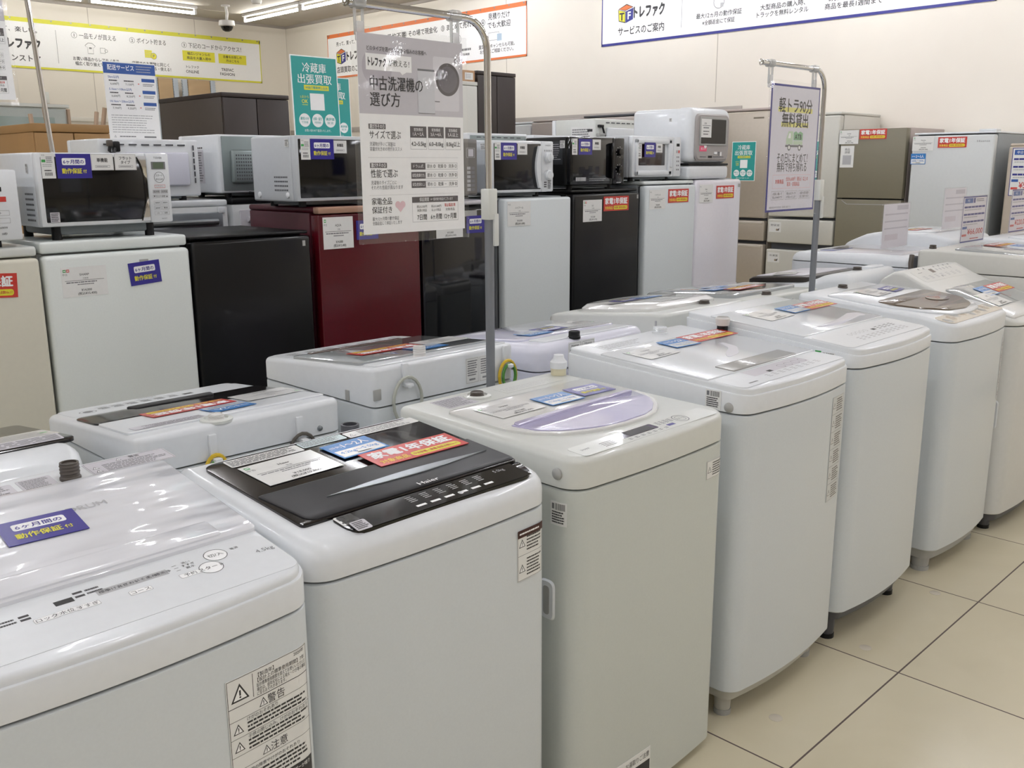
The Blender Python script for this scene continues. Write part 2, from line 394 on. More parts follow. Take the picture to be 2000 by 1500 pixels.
spots = [((3.74, 10.73), PI/2, 'fluorescent tube light cut off at top left corner of the photo'),
         ((6.34, 10.28), 0, 'fluorescent tube light beyond the dome camera, its far end near the corner'),
         ((6.34, 9.02), 0, 'fluorescent tube light that ends beside the chrome pole of the washing machine poster')]
OV = 'fluorescent tube light overhead, outside the photo above the sales floor'
for k in range(6): spots.append(((6.34, 7.2-1.9*k), 0, OV))
for X in (3.7, 1.2, -1.3, -3.8):
    for k in range(6): spots.append(((X, 7.2-2.3*k), 0, OV))
TUBE_DIM = mat('fluorescent_tube_dimmed', 'F6F5F0', .4, noise=0, emit=TUBE_POWER*.42)  # weaker emission chosen so the nearby wall and banner do not wash out
def dim_tubes(root):
    for c in root.children:
        if c.name.startswith('tube'): c.material_slots[0].link = 'OBJECT'; c.material_slots[0].material = TUBE_DIM
dim_tubes(L0)
for i, (p, rz, lb) in enumerate(spots):
    r_ = dup(L0, (p[0], p[1], ZC), rz, lb)
    if i >= 3:
        for c in r_.children:
            if c.name.startswith('tube'): c.material_slots[0].link = 'OBJECT'; c.material_slots[0].material = TUBE
# conduit rail beside the tubes, camera dome, detector
t = thing('security_camera', 'white dome security camera hanging from the ceiling above the yellow banner', 'camera', (5.86, 10.46, ZC))
obj('bracket', G().cyl((0, 0), -.015, 0, .05, LAMPW).tube([(0, 0, -.01), (.012, 0, -.09), (0, 0, -.16)], .016, LAMPW), t)
obj('housing', G().lathe([(.02, -.16), (.085, -.17), (.09, -.2), (.09, -.225), (.075, -.232)], LAMPW), t)
obj('dome', G().lathe([(.07, -.23), (.066, -.25), (.05, -.275), (.025, -.288), (.002, -.29)], BLKG), t)
tag(obj('smoke_detector', G().lathe([(.06, 0), (.06, -.02), (.045, -.045), (.02, -.05)], LAMPW), M=Matrix.Translation((5.93, 9.9, ZC))), 'small round white detector on the ceiling near the corner', 'smoke detector')
tag(obj('switch_plate', G().rbox(-.035, -.01, -.06, .035, 0, .06, .003, PLASTC).rbox(-.012, -.014, -.03, .012, -.01, .03, .001, PLASTC), M=Matrix.Translation((4.14, YW, 2.15))), 'cream switch plate on the left wall below the yellow banner', 'switch')

# ------------------------------------------------------------ banners on the walls
def banner(name, label, M, col, wd, h, fn):
    s = Sheet(wd, h, PAPER, t=.006); b = .045
    s.rect(0, h-b, wd, h, col); s.rect(0, 0, wd, .022, col); s.rect(0, 0, .012, h, col); s.rect(wd-.012, 0, wd, h, col)
    fn(s); r = s.make(name, M, label=label, cat='banner')
    for e in [.04+i*(wd-.08)/16 for i in range(17)]:
        obj('eyelet', G().lathe([(.009, 0), (.009, .003), (.005, .004), (.004, .001)], STEEL, 12), r, M=Matrix.Translation((e, h-.012, .0005)))
    return r
def tshirt(s, x, y, r, l=1):
    P = lambda a: [(x+u*r, y+v*r) for u, v in a]
    A = [(-.4, 1), (.4, 1), (1, .5), (.75, .15), (.55, .3), (.55, -1), (-.55, -1), (-.55, .3), (-.75, .15), (-1, .5)]
    s.poly(P(A), INKG, l); s.poly(P([(u*.92, v*.92) for u, v in A]), PAPER, l+1); s.rect(x-.25*r, y-.1*r, x+.25*r, y+.2*r, INKG, l+2)
def ban_blue(s):
    X = lambda y: 6.055-y; Z = lambda z: z-2.465
    logo_cube(s, X(5.77), Z(2.735), .085); s.text('トレファク', X(5.505), Z(2.731), .105, INK, bold=.07, w=.34); s.text('サービスのご案内', X(5.595), Z(2.580), .075, w=.52, bold=.02)
    s.rect(X(5.15), Z(2.55), X(5.146), Z(2.93), INKG)
    for q, (u, a, b) in enumerate(((4.77, '最大12ヵ月の動作保証', '※全額返金にて保証'), (4.17, '大型商品の購入時、', 'トラックを無料レンタル'), (3.57, '3万円以上の購入で', '商品を最長1週間まで'))):
        zz = ((2.622, 2.563), (2.624, 2.569), (2.624, 2.566))[q]
        s.text(a, X(u), Z(zz[0]), .044, w=.45 if q == 0 else .40, bold=.02); s.text(b, X(u), Z(zz[1]), .04 if q == 0 else .044, w=.32 if q == 0 else .46, bold=.02); s.text('①②③'[q]+' '+('安心の保証', '軽トラ貸出', 'お取り置き')[q], X(u), Z(2.87), .06, w=.42, bold=.02)
    s.ring(X(4.77), Z(2.72), .055, .005, INKG); s.rect(X(4.755), Z(2.675), X(4.725), Z(2.71), INKL, 2)
    s.lines(X(3.25), Z(2.55), X(2.75), Z(2.85), 3, INKG, fill=.25)
banner('wall_banner', 'white banner with navy border and box emblem high on right wall', frame((XW-.008, 6.055, 2.465), (0, -1, 0), (0, 0, 1)), NAVY, 3.53, .53, ban_blue)
def ban_orange(s):
    X = lambda y: 10.545-y; Z = lambda z: z-2.463
    s.text('売って、買って、楽しい。', X(10.05), Z(2.868), .05, w=.6, bold=.02); logo_cube(s, X(10.26), Z(2.72), .095); s.text('トレファク', X(9.94), Z(2.712), .11, INK, bold=.07, w=.40)
    s.text('店頭買取のご案内', X(10.06), Z(2.559), .075, w=.6, bold=.02); s.rect(X(9.60), Z(2.55), X(9.596), Z(2.9), INKG)
    s.text('① 予約不要', X(9.2), Z(2.855), .065, w=.45, bold=.02); s.text('② その場で現金化', X(8.72), Z(2.856), .065, w=.6, bold=.02); s.text('③ まとめて売れる', X(8.08), Z(2.857), .065, w=.55, bold=.02)
    s.text('④', X(7.68), Z(2.85), .07, bold=.02); s.text('見積りだけ', X(7.44), Z(2.897), .065, w=.32, bold=.02); s.text('でも大歓迎', X(7.44), Z(2.812), .065, w=.34, bold=.02)
    s.box_line(X(7.6), Z(2.66), X(7.44), Z(2.74), .004, INKG); s.rect(X(7.47), Z(2.65), X(7.40), Z(2.72), mat('ink_pale_blue', 'AFC2D2', .5), 3)
    for u in (9.2, 8.72, 8.08): s.lines(X(u+.22), Z(2.53), X(u-.22), Z(2.63), 2, INKG, fill=.45); s.ring(X(u), Z(2.72), .05, .004, INKG)
    s.text('査定後のキャンセルも可能。', X(7.48), Z(2.606), .042, w=.54, bold=.02); s.text('お気軽にご相談ください。', X(7.48), Z(2.555), .042, w=.5, bold=.02)
banner('wall_banner', 'white banner with orange border partly behind the washing machine poster', frame((XW-.008, 10.545, 2.463), (0, -1, 0), (0, 0, 1)), ORG, 3.51, .53, ban_orange)
def ban_yellow(s):
    X = lambda x: x-3.385; Z = lambda z: z-2.452
    s.text('買って、楽しい。', X(3.87), Z(2.855), .055, w=.5, bold=.02); s.text('トレファク', X(3.93), Z(2.71), .11, INK, bold=.07, w=.42); s.text('オンラインストア', X(3.82), Z(2.557), .07, w=.62, bold=.02)
    s.rect(X(4.318), Z(2.527), X(4.322), Z(2.88), INKG)
    for a, u, t_, wd in (('1', 4.52, '一品モノが買える', .42), ('2', 5.19, 'ポイント貯まる', .36), ('3', 5.84, '下記のコードからアクセス！', .72)):
        s.ring(X(u), Z(2.846), .033, .004, INKG); s.text(a, X(u), Z(2.846), .045, INK, bold=.02); s.text(t_, X(u+.055), Z(2.847), .062, INK, 'l', w=wd, bold=.01)
    tshirt(s, X(4.69), Z(2.715), .06); s.box_line(X(4.80), Z(2.67), X(4.86), Z(2.73), .004, INKG); s.ring(X(4.87), Z(2.70), .018, .004, INKG)
    s.text('お買い得品からレアモノまで、', X(4.755), Z(2.594), .042, w=.54, bold=.02); s.text('幅広く取り揃えております。', X(4.755), Z(2.541), .042, w=.5, bold=.02)
    for i in range(4): s.rect(X(5.33), Z(2.665)+.022*i, X(5.42), Z(2.683)+.022*i, YEL); s.rect(X(5.33), Z(2.663)+.022*i, X(5.42), Z(2.665)+.022*i, INKG, 2)
    s.circ(X(5.44), Z(2.685), .037, YEL, 2); s.ring(X(5.44), Z(2.685), .037, .004, INKG, 3); s.text('P', X(5.44), Z(2.685), .045, INKG, l=4, bold=.02)
    s.text('店頭でのお買物と同じく', X(5.395), Z(2.592), .042, w=.46, bold=.02); s.text('ポイントが貯まる・使える！', X(5.395), Z(2.541), .042, w=.5, bold=.02)
    s.rect(X(5.81), Z(2.665), X(6.24), Z(2.783), YEL); s.text('幅広いジャンルの', X(6.025), Z(2.752), .034, w=.3, bold=.02); s.text('商品を大量入荷中', X(6.025), Z(2.70), .034, w=.32, bold=.02)
    s.rect(X(6.29), Z(2.664), X(6.68), Z(2.78), YEL); s.text('古着をお探しの', X(6.485), Z(2.748), .034, w=.26, bold=.02); s.text('方はこちら', X(6.485), Z(2.70), .034, w=.18, bold=.02)
    s.text('トレファク', X(5.93), Z(2.593), .035, w=.165, bold=.02); s.text('ONLINE', X(5.925), Z(2.538), .045, w=.17, bold=.02); s.text('TREFAC', X(6.405), Z(2.59), .045, w=.17, bold=.02); s.text('FASHION', X(6.40), Z(2.537), .045, w=.2, bold=.02)
banner('wall_banner', 'white banner with yellow border on the left wall', frame((3.385, YW-.008, 2.452), (1, 0, 0), (0, 0, 1)), mat('banner_yellow', 'D9D63C', .45), 3.51, .53, ban_yellow)

# ------------------------------------------------------------ washing machines
def outline(wd, d, r, rb, bow=0, ins=0, tap=0):
    hw = wd/2-ins-tap; y0 = ins; y1 = d-ins; r = max(r-ins, .004); rb = max(rb-ins, .004)
    by = lambda x: y0-bow*(1-(x/hw)**2)
    R = [((hw-r)*t/5, by((hw-r)*t/5)) for t in range(6)]; yc = by(hw-r)
    R += [(hw-r+r*math.sin(a), yc+r-r*math.cos(a)) for a in [PI/2*k/7 for k in range(1, 8)]]
    ys = yc+r; R += [(hw, ys+(y1-rb-ys)*t/12) for t in range(1, 13)]
    R += [(hw-rb+rb*math.cos(a), y1-rb+rb*math.sin(a)) for a in [PI/2*k/5 for k in range(1, 6)]]
    R += [((hw-rb)*(1-t/3), y1) for t in range(1, 4)]
    return R+[(-x, y) for x, y in R[-2:0:-1]], len(R)
def interp(prof):
    def f(y):
        if y <= prof[0][0]: return prof[0][1]
        for (a, za), (b, zb) in zip(prof, prof[1:]):
            if y <= b: return za+(zb-za)*(y-a)/(b-a)
        return prof[-1][1]
    return f
class Washer: pass
def washer(label, X0, X1, Yf, d, zb, zs, prof, back=False, bow=.015, r=.045, rb=.02, rt=.012, MB=None, MT=None, base=GREYP, foot=DGREY, top_tap=.0, foot_r=.02, skirt=None, step=0):
    W = Washer(); MB = MB or ENAMEL; MT = MT or PLAST; W.w = X1-X0; W.d = d; W.bow = bow; W.z = interp(prof); W.hw = W.w/2
    W.root = thing('washing_machine', label, 'washing machine', ((X0+X1)/2, Yf, 0), PI if back else 0, 'top loading washing machines')
    W.w -= .004; W.L = W.root
    O = lambda ins=0, tap=0: outline(W.w, d, r, rb, bow, ins, tap)
    o0, nR = O(); g = G()
    lv = [(zb, .004), (zb+.004, 0), (zs-.006, 0), (zs-.0035, .0008), (zs-.002, .003), (zs-.0015, .006)]
    g.loft([[(x, y, z) for x, y in O(i)[0]] for z, i in lv], MB); obj('cabinet', g, W.root)
    # top cover with rounded rim following the side profile
    zf = W.z; rings = []
    rings.append([(x, y, zs+.0015) for x, y in O(.003)[0]]); rings.append([(x, y, zs+.003) for x, y in o0])
    s0 = 0
    if step:
        s0 = .005; rings += [[(x, y, zf(y)-step-.004) for x, y in o0], [(x, y, zf(y)-step-.001) for x, y in O(.0012)[0]], [(x, y, zf(y)-step) for x, y in O(s0)[0]]]
    for k, (dz, i) in enumerate(((rt, 0), (rt*.62, rt*.08), (rt*.3, rt*.3), (rt*.08, rt*.62), (0, rt))):
        rings.append([(x, y, zf(y)-dz) for x, y in O(i+s0)[0]])
    n = len(o0); vs = [p for q in rings for p in q]; fs = []
    for k in range(len(rings)-1):
        for i in range(n):
            j = (i+1) % n; fs.append((k*n+i, k*n+j, k*n+n+j, k*n+n+i))
    o = (len(rings)-1)*n
    for i in range(nR-1):
        a, b = o+i, o+i+1; c = o+(n-i-1) % n if i+1 < nR-1 else b; e = o+(n-i) % n if i else a
        q = [a, b]+([c] if c != b else [])+([e] if e != a else []); fs.append(tuple(q))
    g = G().add(vs, fs, MT); W.cover = obj('top_cover', g, W.root, sm=28)
    # base and feet
    if zb > .03:
        g = G(); sk = .03 if skirt is None else skirt
        ob = O(.012)[0]
        g.loft([[(x, y, zb-sk) for x, y in O(.02)[0]], [(x, y, zb+.003) for x, y in ob]], base); obj('base_frame', g, W.root)
        for sx in (-1, 1):
            for yy in (.055, d-.055):
                g = G().cyl((sx*(W.w/2-.055), yy), .012, zb-sk+.002, foot_r, base, 16, foot_r*1.15).cyl((sx*(W.w/2-.055), yy), 0, .014, foot_r*1.1, foot, 16)
                obj('foot', g, W.root)
    def top(x, y, dz=0, e=.01):
        s_ = (zf(y+e)-zf(y-e))/(2*e); return frame((x, y, zf(y)+dz), (1, 0, 0), (0, 1, s_))
    W.top = top
    def front(x, z, dz=.001):
        hw = W.w/2; y = -bow*(1-(x/hw)**2); sl = 2*bow*x/hw**2; nx = Vector((sl, -1, 0)).normalized()
        return frame(Vector((x, y, z))+nx*dz, (1, sl, 0), (0, 0, 1))
    W.front = front
    R = o0[:nR]; cum = [0]
    for a, b in zip(R, R[1:]): cum.append(cum[-1]+math.hypot(b[0]-a[0], b[1]-a[1]))
    def arc(s_):
        q = min(abs(s_), cum[-1]-.001); sg = -1 if s_ < 0 else 1; k = max(i for i in range(len(R)-1) if cum[i] <= q+1e-9); t_ = (q-cum[k])/(cum[k+1]-cum[k])
        p = Vector((R[k][0]+(R[k+1][0]-R[k][0])*t_, R[k][1]+(R[k+1][1]-R[k][1])*t_, 0))
        def nrm(j):
            j0, j1 = max(j-1, 0), min(j+1, len(R)-1); d_ = Vector((R[j1][0]-R[j0][0], R[j1][1]-R[j0][1], 0)).normalized(); return Vector((d_.y, -d_.x, 0))
        nn = (nrm(k)*(1-t_)+nrm(k+1)*t_).normalized() if k or t_ > 0 else Vector((0, -1, 0))
        return Vector((p.x*sg, p.y, 0)), Vector((nn.x*sg, nn.y, 0)), sg
    W.arc = arc
    def wrap(s_, z, dz=0):
        p, nn, _ = arc(s_); return frame(p+nn*dz+Vector((0, 0, z)), (-nn.y, nn.x, 0), (0, 0, 1))
    W.wrap = wrap
    W.left = lambda y, z: frame((-W.w/2-.0006, y, z), (0, -1, 0), (0, 0, 1))
    W.rear = lambda x, z: frame((x, d+.0006, z), (-1, 0, 0), (0, 0, 1))
    return W
def plate(W, name, pts, mt, t=.004, b=.002, drop=.003, parent=None, label=None, dz=0):
    "thin moulded piece lying on the sloping top"
    c = (sum(p[0] for p in pts)/len(pts), sum(p[1] for p in pts)/len(pts))
    wd = max(p[0] for p in pts)-min(p[0] for p in pts); hd = max(p[1] for p in pts)-min(p[1] for p in pts)
    ins = [(c[0]+(x-c[0])*(1-2*b/wd), c[1]+(y-c[1])*(1-2*b/hd)) for x, y in pts]; z = W.z
    g = G().loft([[(x, y, z(y)-drop+dz) for x, y in pts], [(x, y, z(y)+t-b*.7+dz) for x, y in pts], [(x, y, z(y)+t+dz) for x, y in ins]], mt)
    o = obj(name, g, parent or (W.L if name in ('lid_grip', 'lid_handle', 'lid_window', 'lid_front', 'lid_print', 'lid_seam', 'lid_top', 'trim_strip') else W.root), label=label)
    if name == 'lid': W.L = o
    return o
def wpanel(W, name, x0, y0, x1, y1, base, fn, dz=.0006, r=.004, label=None):
    "printed sheet on the sloping top, drawn with x right, y towards the back"
    s = Sheet(x1-x0, y1-y0, base, t=.0004, r=r); fn(s); ym = (y0+y1)/2
    F = W.top(0, ym, dz); M = F @ Matrix.Translation((x0, -(ym-y0), 0))
    return s.make(name, M, W.root, label=label)
def inlet(W, x, y, mt=BROWNH, r=.019, h=.035, dz=0, collar=None):
    g = G().lathe([(r*1.12, -.002), (r*1.12, .004), (r, .006), (r, h), (r*.8, h), (r*.78, h*.4)], mt, 20)
    for k in range(3): g.lathe([(r*1.0, h*(.35+.2*k)), (r*1.06, h*(.42+.2*k)), (r*1.0, h*(.5+.2*k))], mt, 20)
    obj('water_inlet', g, W.root, M=Matrix.Translation((x, y, W.z(y)+dz)))
    if collar: obj('inlet_collar', G().lathe([(r*2.2, -.002), (r*2.2, .004), (r*1.6, .006), (r*1.5, .002)], collar, 24), W.root, M=Matrix.Translation((x, y, W.z(y)+dz)))
def side_grip(W, y, z, right=False, wd=.06, h=.11, mt=None):
    mt = mt or PLAST
    g = G(); fr = rect(-wd/2, -h/2, wd/2, h/2, .015); inn = rect(-wd/2+.012, -h/2+.012, wd/2-.012, h/2-.012, .008)
    g.loft([[(x, yy, 0) for x, yy in fr], [(x, yy, .004) for x, yy in rect(-wd/2+.003, -h/2+.003, wd/2-.003, h/2-.003, .014)]], mt); g.prism(inn, .004, .0048, GREYP)
    obj('side_grip', g, W.root, M=W.left(y, z))
def plug(W, x, z, mt=PLAST, side='front'):
    F = W.wrap(x, z)
    obj('screw_cap', G().lathe([(.012, 0), (.0115, .003), (.008, .0055), (.001, .0065)], mt, 18), W.root, M=F)
def loop(W, x, z, col, r=.045, two=None, hook=PLAST):
    g = G()
    for k, c in enumerate([col]+([two] if two else [])):
        q = r-.008*k; g.tube([(q*math.cos(a), .012+.006*k, q*1.35*math.sin(a)) for a in [2*PI*i/20 for i in range(21)]], .0045, c, 6)
    o = obj('cable_loop', g, W.root, M=Matrix.Translation((x, W.d, z)))
    obj('cable_hook', G().rbox(-.009, -.002, -.005, .009, .008, .055, .003, hook).rbox(-.009, .006, -.005, .009, .028, .006, .003, hook), W.root, M=Matrix.Translation((x, W.d, z+r*.9)))

# --- front row, from the lower left to the right ---
FR = 'white top loading washing machine '
W = washer(FR+'wrapped in shiny film, large warning sheet, nearest at lower left', .145, .672, 1.06, .52, .07, .768, [(0, .824), (.13, .838), (.14, .840), (.43, .877), (.52, .884)], bow=.022, r=.05, rt=.008, step=.012)
plate(W, 'lid', rpoly([(-.255, .137), (.255, .137), (.255, .437), (-.255, .437)], .012), FILM, t=.008, b=.004, label='film wrapped lid')
plate(W, 'lid_grip', rpoly([(-.2, .14), (.2, .14), (.2, .186), (0, .2), (-.2, .186)], .006), FILM, t=.004, b=.003, dz=.008)
s = Sheet(.11, .03, None); s.text('DRUM', .055, .015, .02, INKL); s.make('lid_lettering', W.top(.03, .315, .0086), W.L)
s = Sheet(.11, .03, None); s.text('WASHING', .055, .015, .02, INKL); s.make('lid_lettering', W.top(-.085, .31, .0086), W.L)
put(('six',), W.top(.01, .298, .0088), W.L, 0, 0, -3)
inlet(W, .111, .458, r=.0145, h=.028)
def f(s):
    s.box_line(.002, .002, .138, .052, .0007, INKG); tri_warn(s, .058, .045, .005, INK, 1); s.text('警告', .085, .045, .009, INK); tri_warn(s, .013, .027, .006, INK, 1); tri_warn(s, .013, .011, .006, INK, 1); s.lines(.026, .004, .132, .037, 6, INKG)
wpanel(W, 'warning_label', .145, .45, .285, .504, PAPERG, f)
wpanel(W, 'warning_label', .038, .44, .09, .494, PAPERG, lambda s: s.lines(.004, .004, .048, .05, 8, INKG))
wpanel(W, 'warning_label', -.14, .44, .03, .49, PAPERG, lambda s: (s.lines(.1, .004, .165, .046, 6, INKG), s.lines(.004, .004, .09, .046, 6, INKL)))
def f(s):  # origin (-.25,.012)
    X = lambda x: x+.25; Y = lambda y: y-.012
    s.rect(X(.004), Y(.094), X(.098), Y(.108), INKL)
    for i, t_ in enumerate(('標準', 'つけおき', 'スピード', 'おいそぎ', '毛布', '槽洗浄')): s.text(t_, X(.014+.0155*i), Y(.101), .007, INK, l=2)
    s.rect(X(-.046), Y(.1), X(-.023), Y(.1115), DARK)
    for x, y, t_ in ((.05, .075, 'コース'), (.119, .077, '予約'), (-.064, .08, 'ロック'), (-.04, .081, '水位'), (-.015, .08, 'すすぎ')):
        s.rect(X(x-.015), Y(y-.006), X(x+.015), Y(y+.006), INKL, 1, .003); s.rect(X(x-.0143), Y(y-.0053), X(x+.0143), Y(y+.0053), PAPER, 2, .003); s.text(t_, X(x), Y(y), .0085, INK, l=3)
    for x, y, t_ in ((.17, .105, '切/入'), (.149, .077, 'スタート')):
        s.ring(X(x), Y(y), .0165, .0009, INK, 2); s.circ(X(x), Y(y), .0155, PAPER, 1); s.text(t_, X(x), Y(y), .009, INK, l=3)
    for i, t_ in enumerate(('洗い', 'すすぎ', '脱水')): s.text(t_, X(.128), Y(.110-.0075*i), .006, INK); s.rect(X(.108), Y(.109-.0075*i), X(.114), Y(.110-.0075*i), INKG)
    s.text('電源', X(.2), Y(.108), .006, INK); s.text('4.5kg', X(.232), Y(.080), .012, INKG); s.rect(X(-.02), Y(.115), X(-.008), Y(.12), INK); s.rect(X(-.02), Y(.105), X(-.008), Y(.11), INK); s.lines(X(-.005), Y(.104), X(.015), Y(.121), 2, INK)
    s.rect(X(-.09), Y(.09), X(-.078), Y(.095), INK); s.rect(X(-.09), Y(.098), X(-.078), Y(.103), INK); s.lines(X(-.12), Y(.089), X(-.093), Y(.104), 2, INK); s.lines(X(-.2), Y(.05), X(-.13), Y(.1), 5, INKG)
wpanel(W, 'control_panel', -.25, .012, .25, .128, PLAST, f, r=.02, label='front control strip with round buttons')
s = Sheet(.135, .31, CARD, 135, 310, t=.0006); K = INK
s.box_line(1, 1, 134, 309, .8, K); s.rect(1, 268, 134, 269, K); s.rect(40, 272, 40.8, 306, K); tri_warn(s, 20, 287, 14, K, 1)
s.text('2020年', 118, 304, 6, K); s.text('【製造年】', 62, 300, 6.5, K); s.text('【設計上の標準使用期間】7年', 88, 293, 6.5, K, w=80); s.text('設計標準使用期間を超えてお使いいただいた', 88, 286, 6, K, w=84); s.text('場合は、経年劣化による発火・けが等の事故', 88, 279.5, 6, K, w=84); s.text('に至るおそれがあります。', 70, 273.5, 6, K, w=48)
tri_warn(s, 55, 258, 7, K, 1); s.text('警告', 76, 258, 14, K); s.rect(1, 249, 134, 249.6, K)
for y0, t_ in ((226, 'けがのおそれあり'), (200, '子供の閉じ込み、けがのおそれあり')):
    tri_warn(s, 14, y0+10, 8, K, 1); s.text(t_, 28, y0+19, 6, K, 'l'); s.lines(28, y0-1, 131, y0+16, 3, K, fill=.5); s.rect(1, y0-3, 134, y0-2.4, K)
tri_warn(s, 55, 186, 7, K, 1); s.text('注意', 76, 186, 14, K); s.rect(1, 176, 134, 176.6, K); tri_warn(s, 14, 156, 8, K, 1); s.text('眼の障害やけがのおそれあり', 28, 169, 6, K, 'l'); s.lines(28, 140, 131, 165, 4, K, fill=.5)
s.rect(2, 112, 133, 137, K); s.text('表示部に下表のように表示され、ブザーが鳴り', 66, 130, 7, PAPER, w=122); s.text('運転が停止する場合', 36, 119, 7, PAPER, w=56)
for y in range(24, 112, 13): s.rect(2, y, 133, y+.6, K); s.lines(36, y+2, 76, y+11, 2, INK, fill=.5); s.lines(80, y+2, 131, y+11, 2, INK, fill=.5); s.rect(5, y+4, 14, y+9, K); s.lines(16, y+4, 32, y+9, 1, K)
s.rect(33, 24, 33.6, 112, K); s.rect(78, 24, 78.6, 112, K); s.rect(2, 10, 133, 22, K); s.lines(5, 12, 130, 20, 2, PAPER, 2)
me = s.mesh('warning_sheet', None); me['dim'] = (.135, .31); obj('warning_sheet', bent(W, me, (1, 1), .175, .56), W.root)

W = washer(FR+'with glossy black lid and black control panel, front row', .685, 1.205, 1.10, .5, .06, .768, [(0, .824), (.07, .832), (.41, .857), (.432, .81), (.5, .80)], bow=.012, r=.05, rt=.028)
LB = plate(W, 'lid', rpoly([(-.222, .07), (.24, .07), (.24, .385), (-.222, .385)], [.01, .01, .03, .03]), BLKLID, t=.005, label='glossy black lid')
plate(W, 'lid_front', rpoly([(-.205, .074), (.237, .074), (.238, .204), (-.218, .204)], [.02, .01, .004, .004]), BLKM, t=.004, b=.003, dz=.005)
g = G(); A = []; B = []
for k in range(17):
    u = k/16; x = -.137+.354*u; yc = .129+.006*math.sin(PI*u); q = .017*math.sin(PI*u)**1.3; A.append((x, yc+q*.35)); B.append((x, yc-q))
plate(W, 'trim_strip', A+B[::-1][1:-1], STEEL, t=.002, b=.0006, dz=.009, label='silver crescent strip')
plate(W, 'control_panel', rpoly([(-.172, .008), (.222, .008), (.238, .068), (-.172, .068)], [.03, .04, .01, .01]), BLKG, t=.003, b=.001, label='black touch panel')
g = Sheet(.38, .058, BLKG, t=.0003)
for i in range(6): g.lines(.13+.03*i, .03, .146+.03*i, .052, 4, INKL, fill=.4); g.rect(.128+.03*i, .012, .148+.03*i, .018, PAPER)
g.text('5.5kg', .34, .045, .011, INKL); g.circ(.222, .014, .005, PAPER)
g.make('panel_lettering', W.top(-.165, .035, .0036) @ Matrix.Translation((0, -.026, 0)), W.root)
g = Sheet(.06, .02, None); g.text('Haier', .03, .01, .015, PAPER, w=.044, bold=.01); g.make('lid_lettering', W.top(.005, .081, .0096) @ Matrix.Translation((0, -.01, 0)), W.L)
put(('price', 'Haier', '¥18,000', '¥19,800', 'g'), W.top(-.105, .283, .006), W.L, 0, 0, 2)
put(('cap', '1～2人', '4.2kg～5.5kg'), W.top(.04, .297, .007), W.L, 0, 0, 3)
put(('year',), W.top(.116, .215, .0095), W.L, 0, 0, -1)
wpanel(W, 'warning_label', -.185, .342, -.038, .376, CARD, lambda s: s.lines(.003, .003, .143, .031, 6, INK), dz=.0062)
wpanel(W, 'warning_label', -.035, .35, .062, .378, mat('label_pale_teal', 'C9DADA', .3), lambda s: s.lines(.003, .003, .094, .025, 5, INKG), dz=.0062)
wpanel(W, 'warning_label', .066, .346, .236, .376, CARD, lambda s: (tri_warn(s, .012, .012, .007, INK, 1), s.lines(.03, .003, .15, .027, 4, INKG)), dz=.0062)
wpanel(W, 'sticker', -.171, .035, -.137, .066, CARD, lambda s: (s.rect(.004, .016, .014, .027, INK), s.lines(.003, .004, .03, .012, 1, INK)), dz=.0036)
o = wpanel(W, 'torn_sticker', -.165, .006, -.137, .032, PAPERG, lambda s: s.lines(.003, .003, .026, .024, 5, INK), dz=.005); o.rotation_euler.x += .12
obj('water_inlet', G().lathe([(.012, .78), (.019, .82), (.019, .868), (.015, .868), (.014, .84)], DGREY, 20), W.root, M=Matrix.Translation((.151, .468, -.022)))
plug(W, -.282, .79)
putf(('warn', 2, False), W, .196, .69, (.95, .95))
s = Sheet(.071, .014, mat('maroon_print', '3A1512', .5), t=.0004); s.lines(.004, .004, .066, .010, 1, PAPER); me = s.mesh('label_heading', None); me['dim'] = (.071, .014); obj('label_heading', bent(W, me, (1, 1), .196, .732, .0025), W.root)
side_grip(W, .072, .43, h=.1, wd=.04)

W = washer('cream top loading washing machine with lilac half round window in its lid', 1.265, 1.79, 1.10, .53, .022, .765, [(0, .829), (.05, .832), (.53, .842)], bow=.012, r=.048, rt=.014, MB=ENAMELC, MT=PLASTC)
LIL = mat('lilac_plastic', 'B9B4D6', .12, coat=1, bump=.12, scale=14)
lidp = [(-.222, .405), (-.226, .226), (-.205, .165), (-.160, .122), (-.115, .098), (-.07, .085), (0, .077), (.07, .080), (.12, .095), (.165, .122), (.205, .165), (.232, .226), (.232, .405)]
plate(W, 'lid', rpoly(lidp, .015, 3), mat('pearl_lid', 'E4E4E1', .2, coat=.5, bump=.1, scale=6), t=.007, b=.003)
plate(W, 'lid_window', rpoly([(-.205, .225), (-.19, .165), (-.155, .130), (-.11, .106), (-.07, .093), (0, .086), (.07, .089), (.115, .103), (.158, .132), (.195, .17), (.215, .245)], .006, 2), LIL, t=.002, b=.001, dz=.007, label='lilac half round window')
plate(W, 'lid_handle', rpoly([(-.20, .208), (.205, .228), (.2, .242), (-.195, .226)], .004), LIL, t=.004, b=.003, dz=.009, label='lilac grip bar')
put(('price', 'SHARP', '¥17,500', '¥19,250', 'g'), W.top(-.112, .318, .008), W.L, 0, 0, 1, (.92, .9))
put(('cap', '1～2人', '4.2kg～5.5kg'), W.top(.025, .303, .009), W.L, 0, 0, -2)
put(('six',), W.top(.142, .308, .009), W.L, 0, 0, -4)
inlet(W, -.072, .468, BROWNH, .015, .012, collar=PLASTC)
wpanel(W, 'warning_label', -.19, .43, -.10, .50, PAPERG, lambda s: s.lines(.004, .004, .086, .066, 9, INKG))
wpanel(W, 'back_edge_print', .0, .44, .2, .49, PLASTC, lambda s: s.lines(.01, .01, .18, .04, 3, INKL, fill=.2))
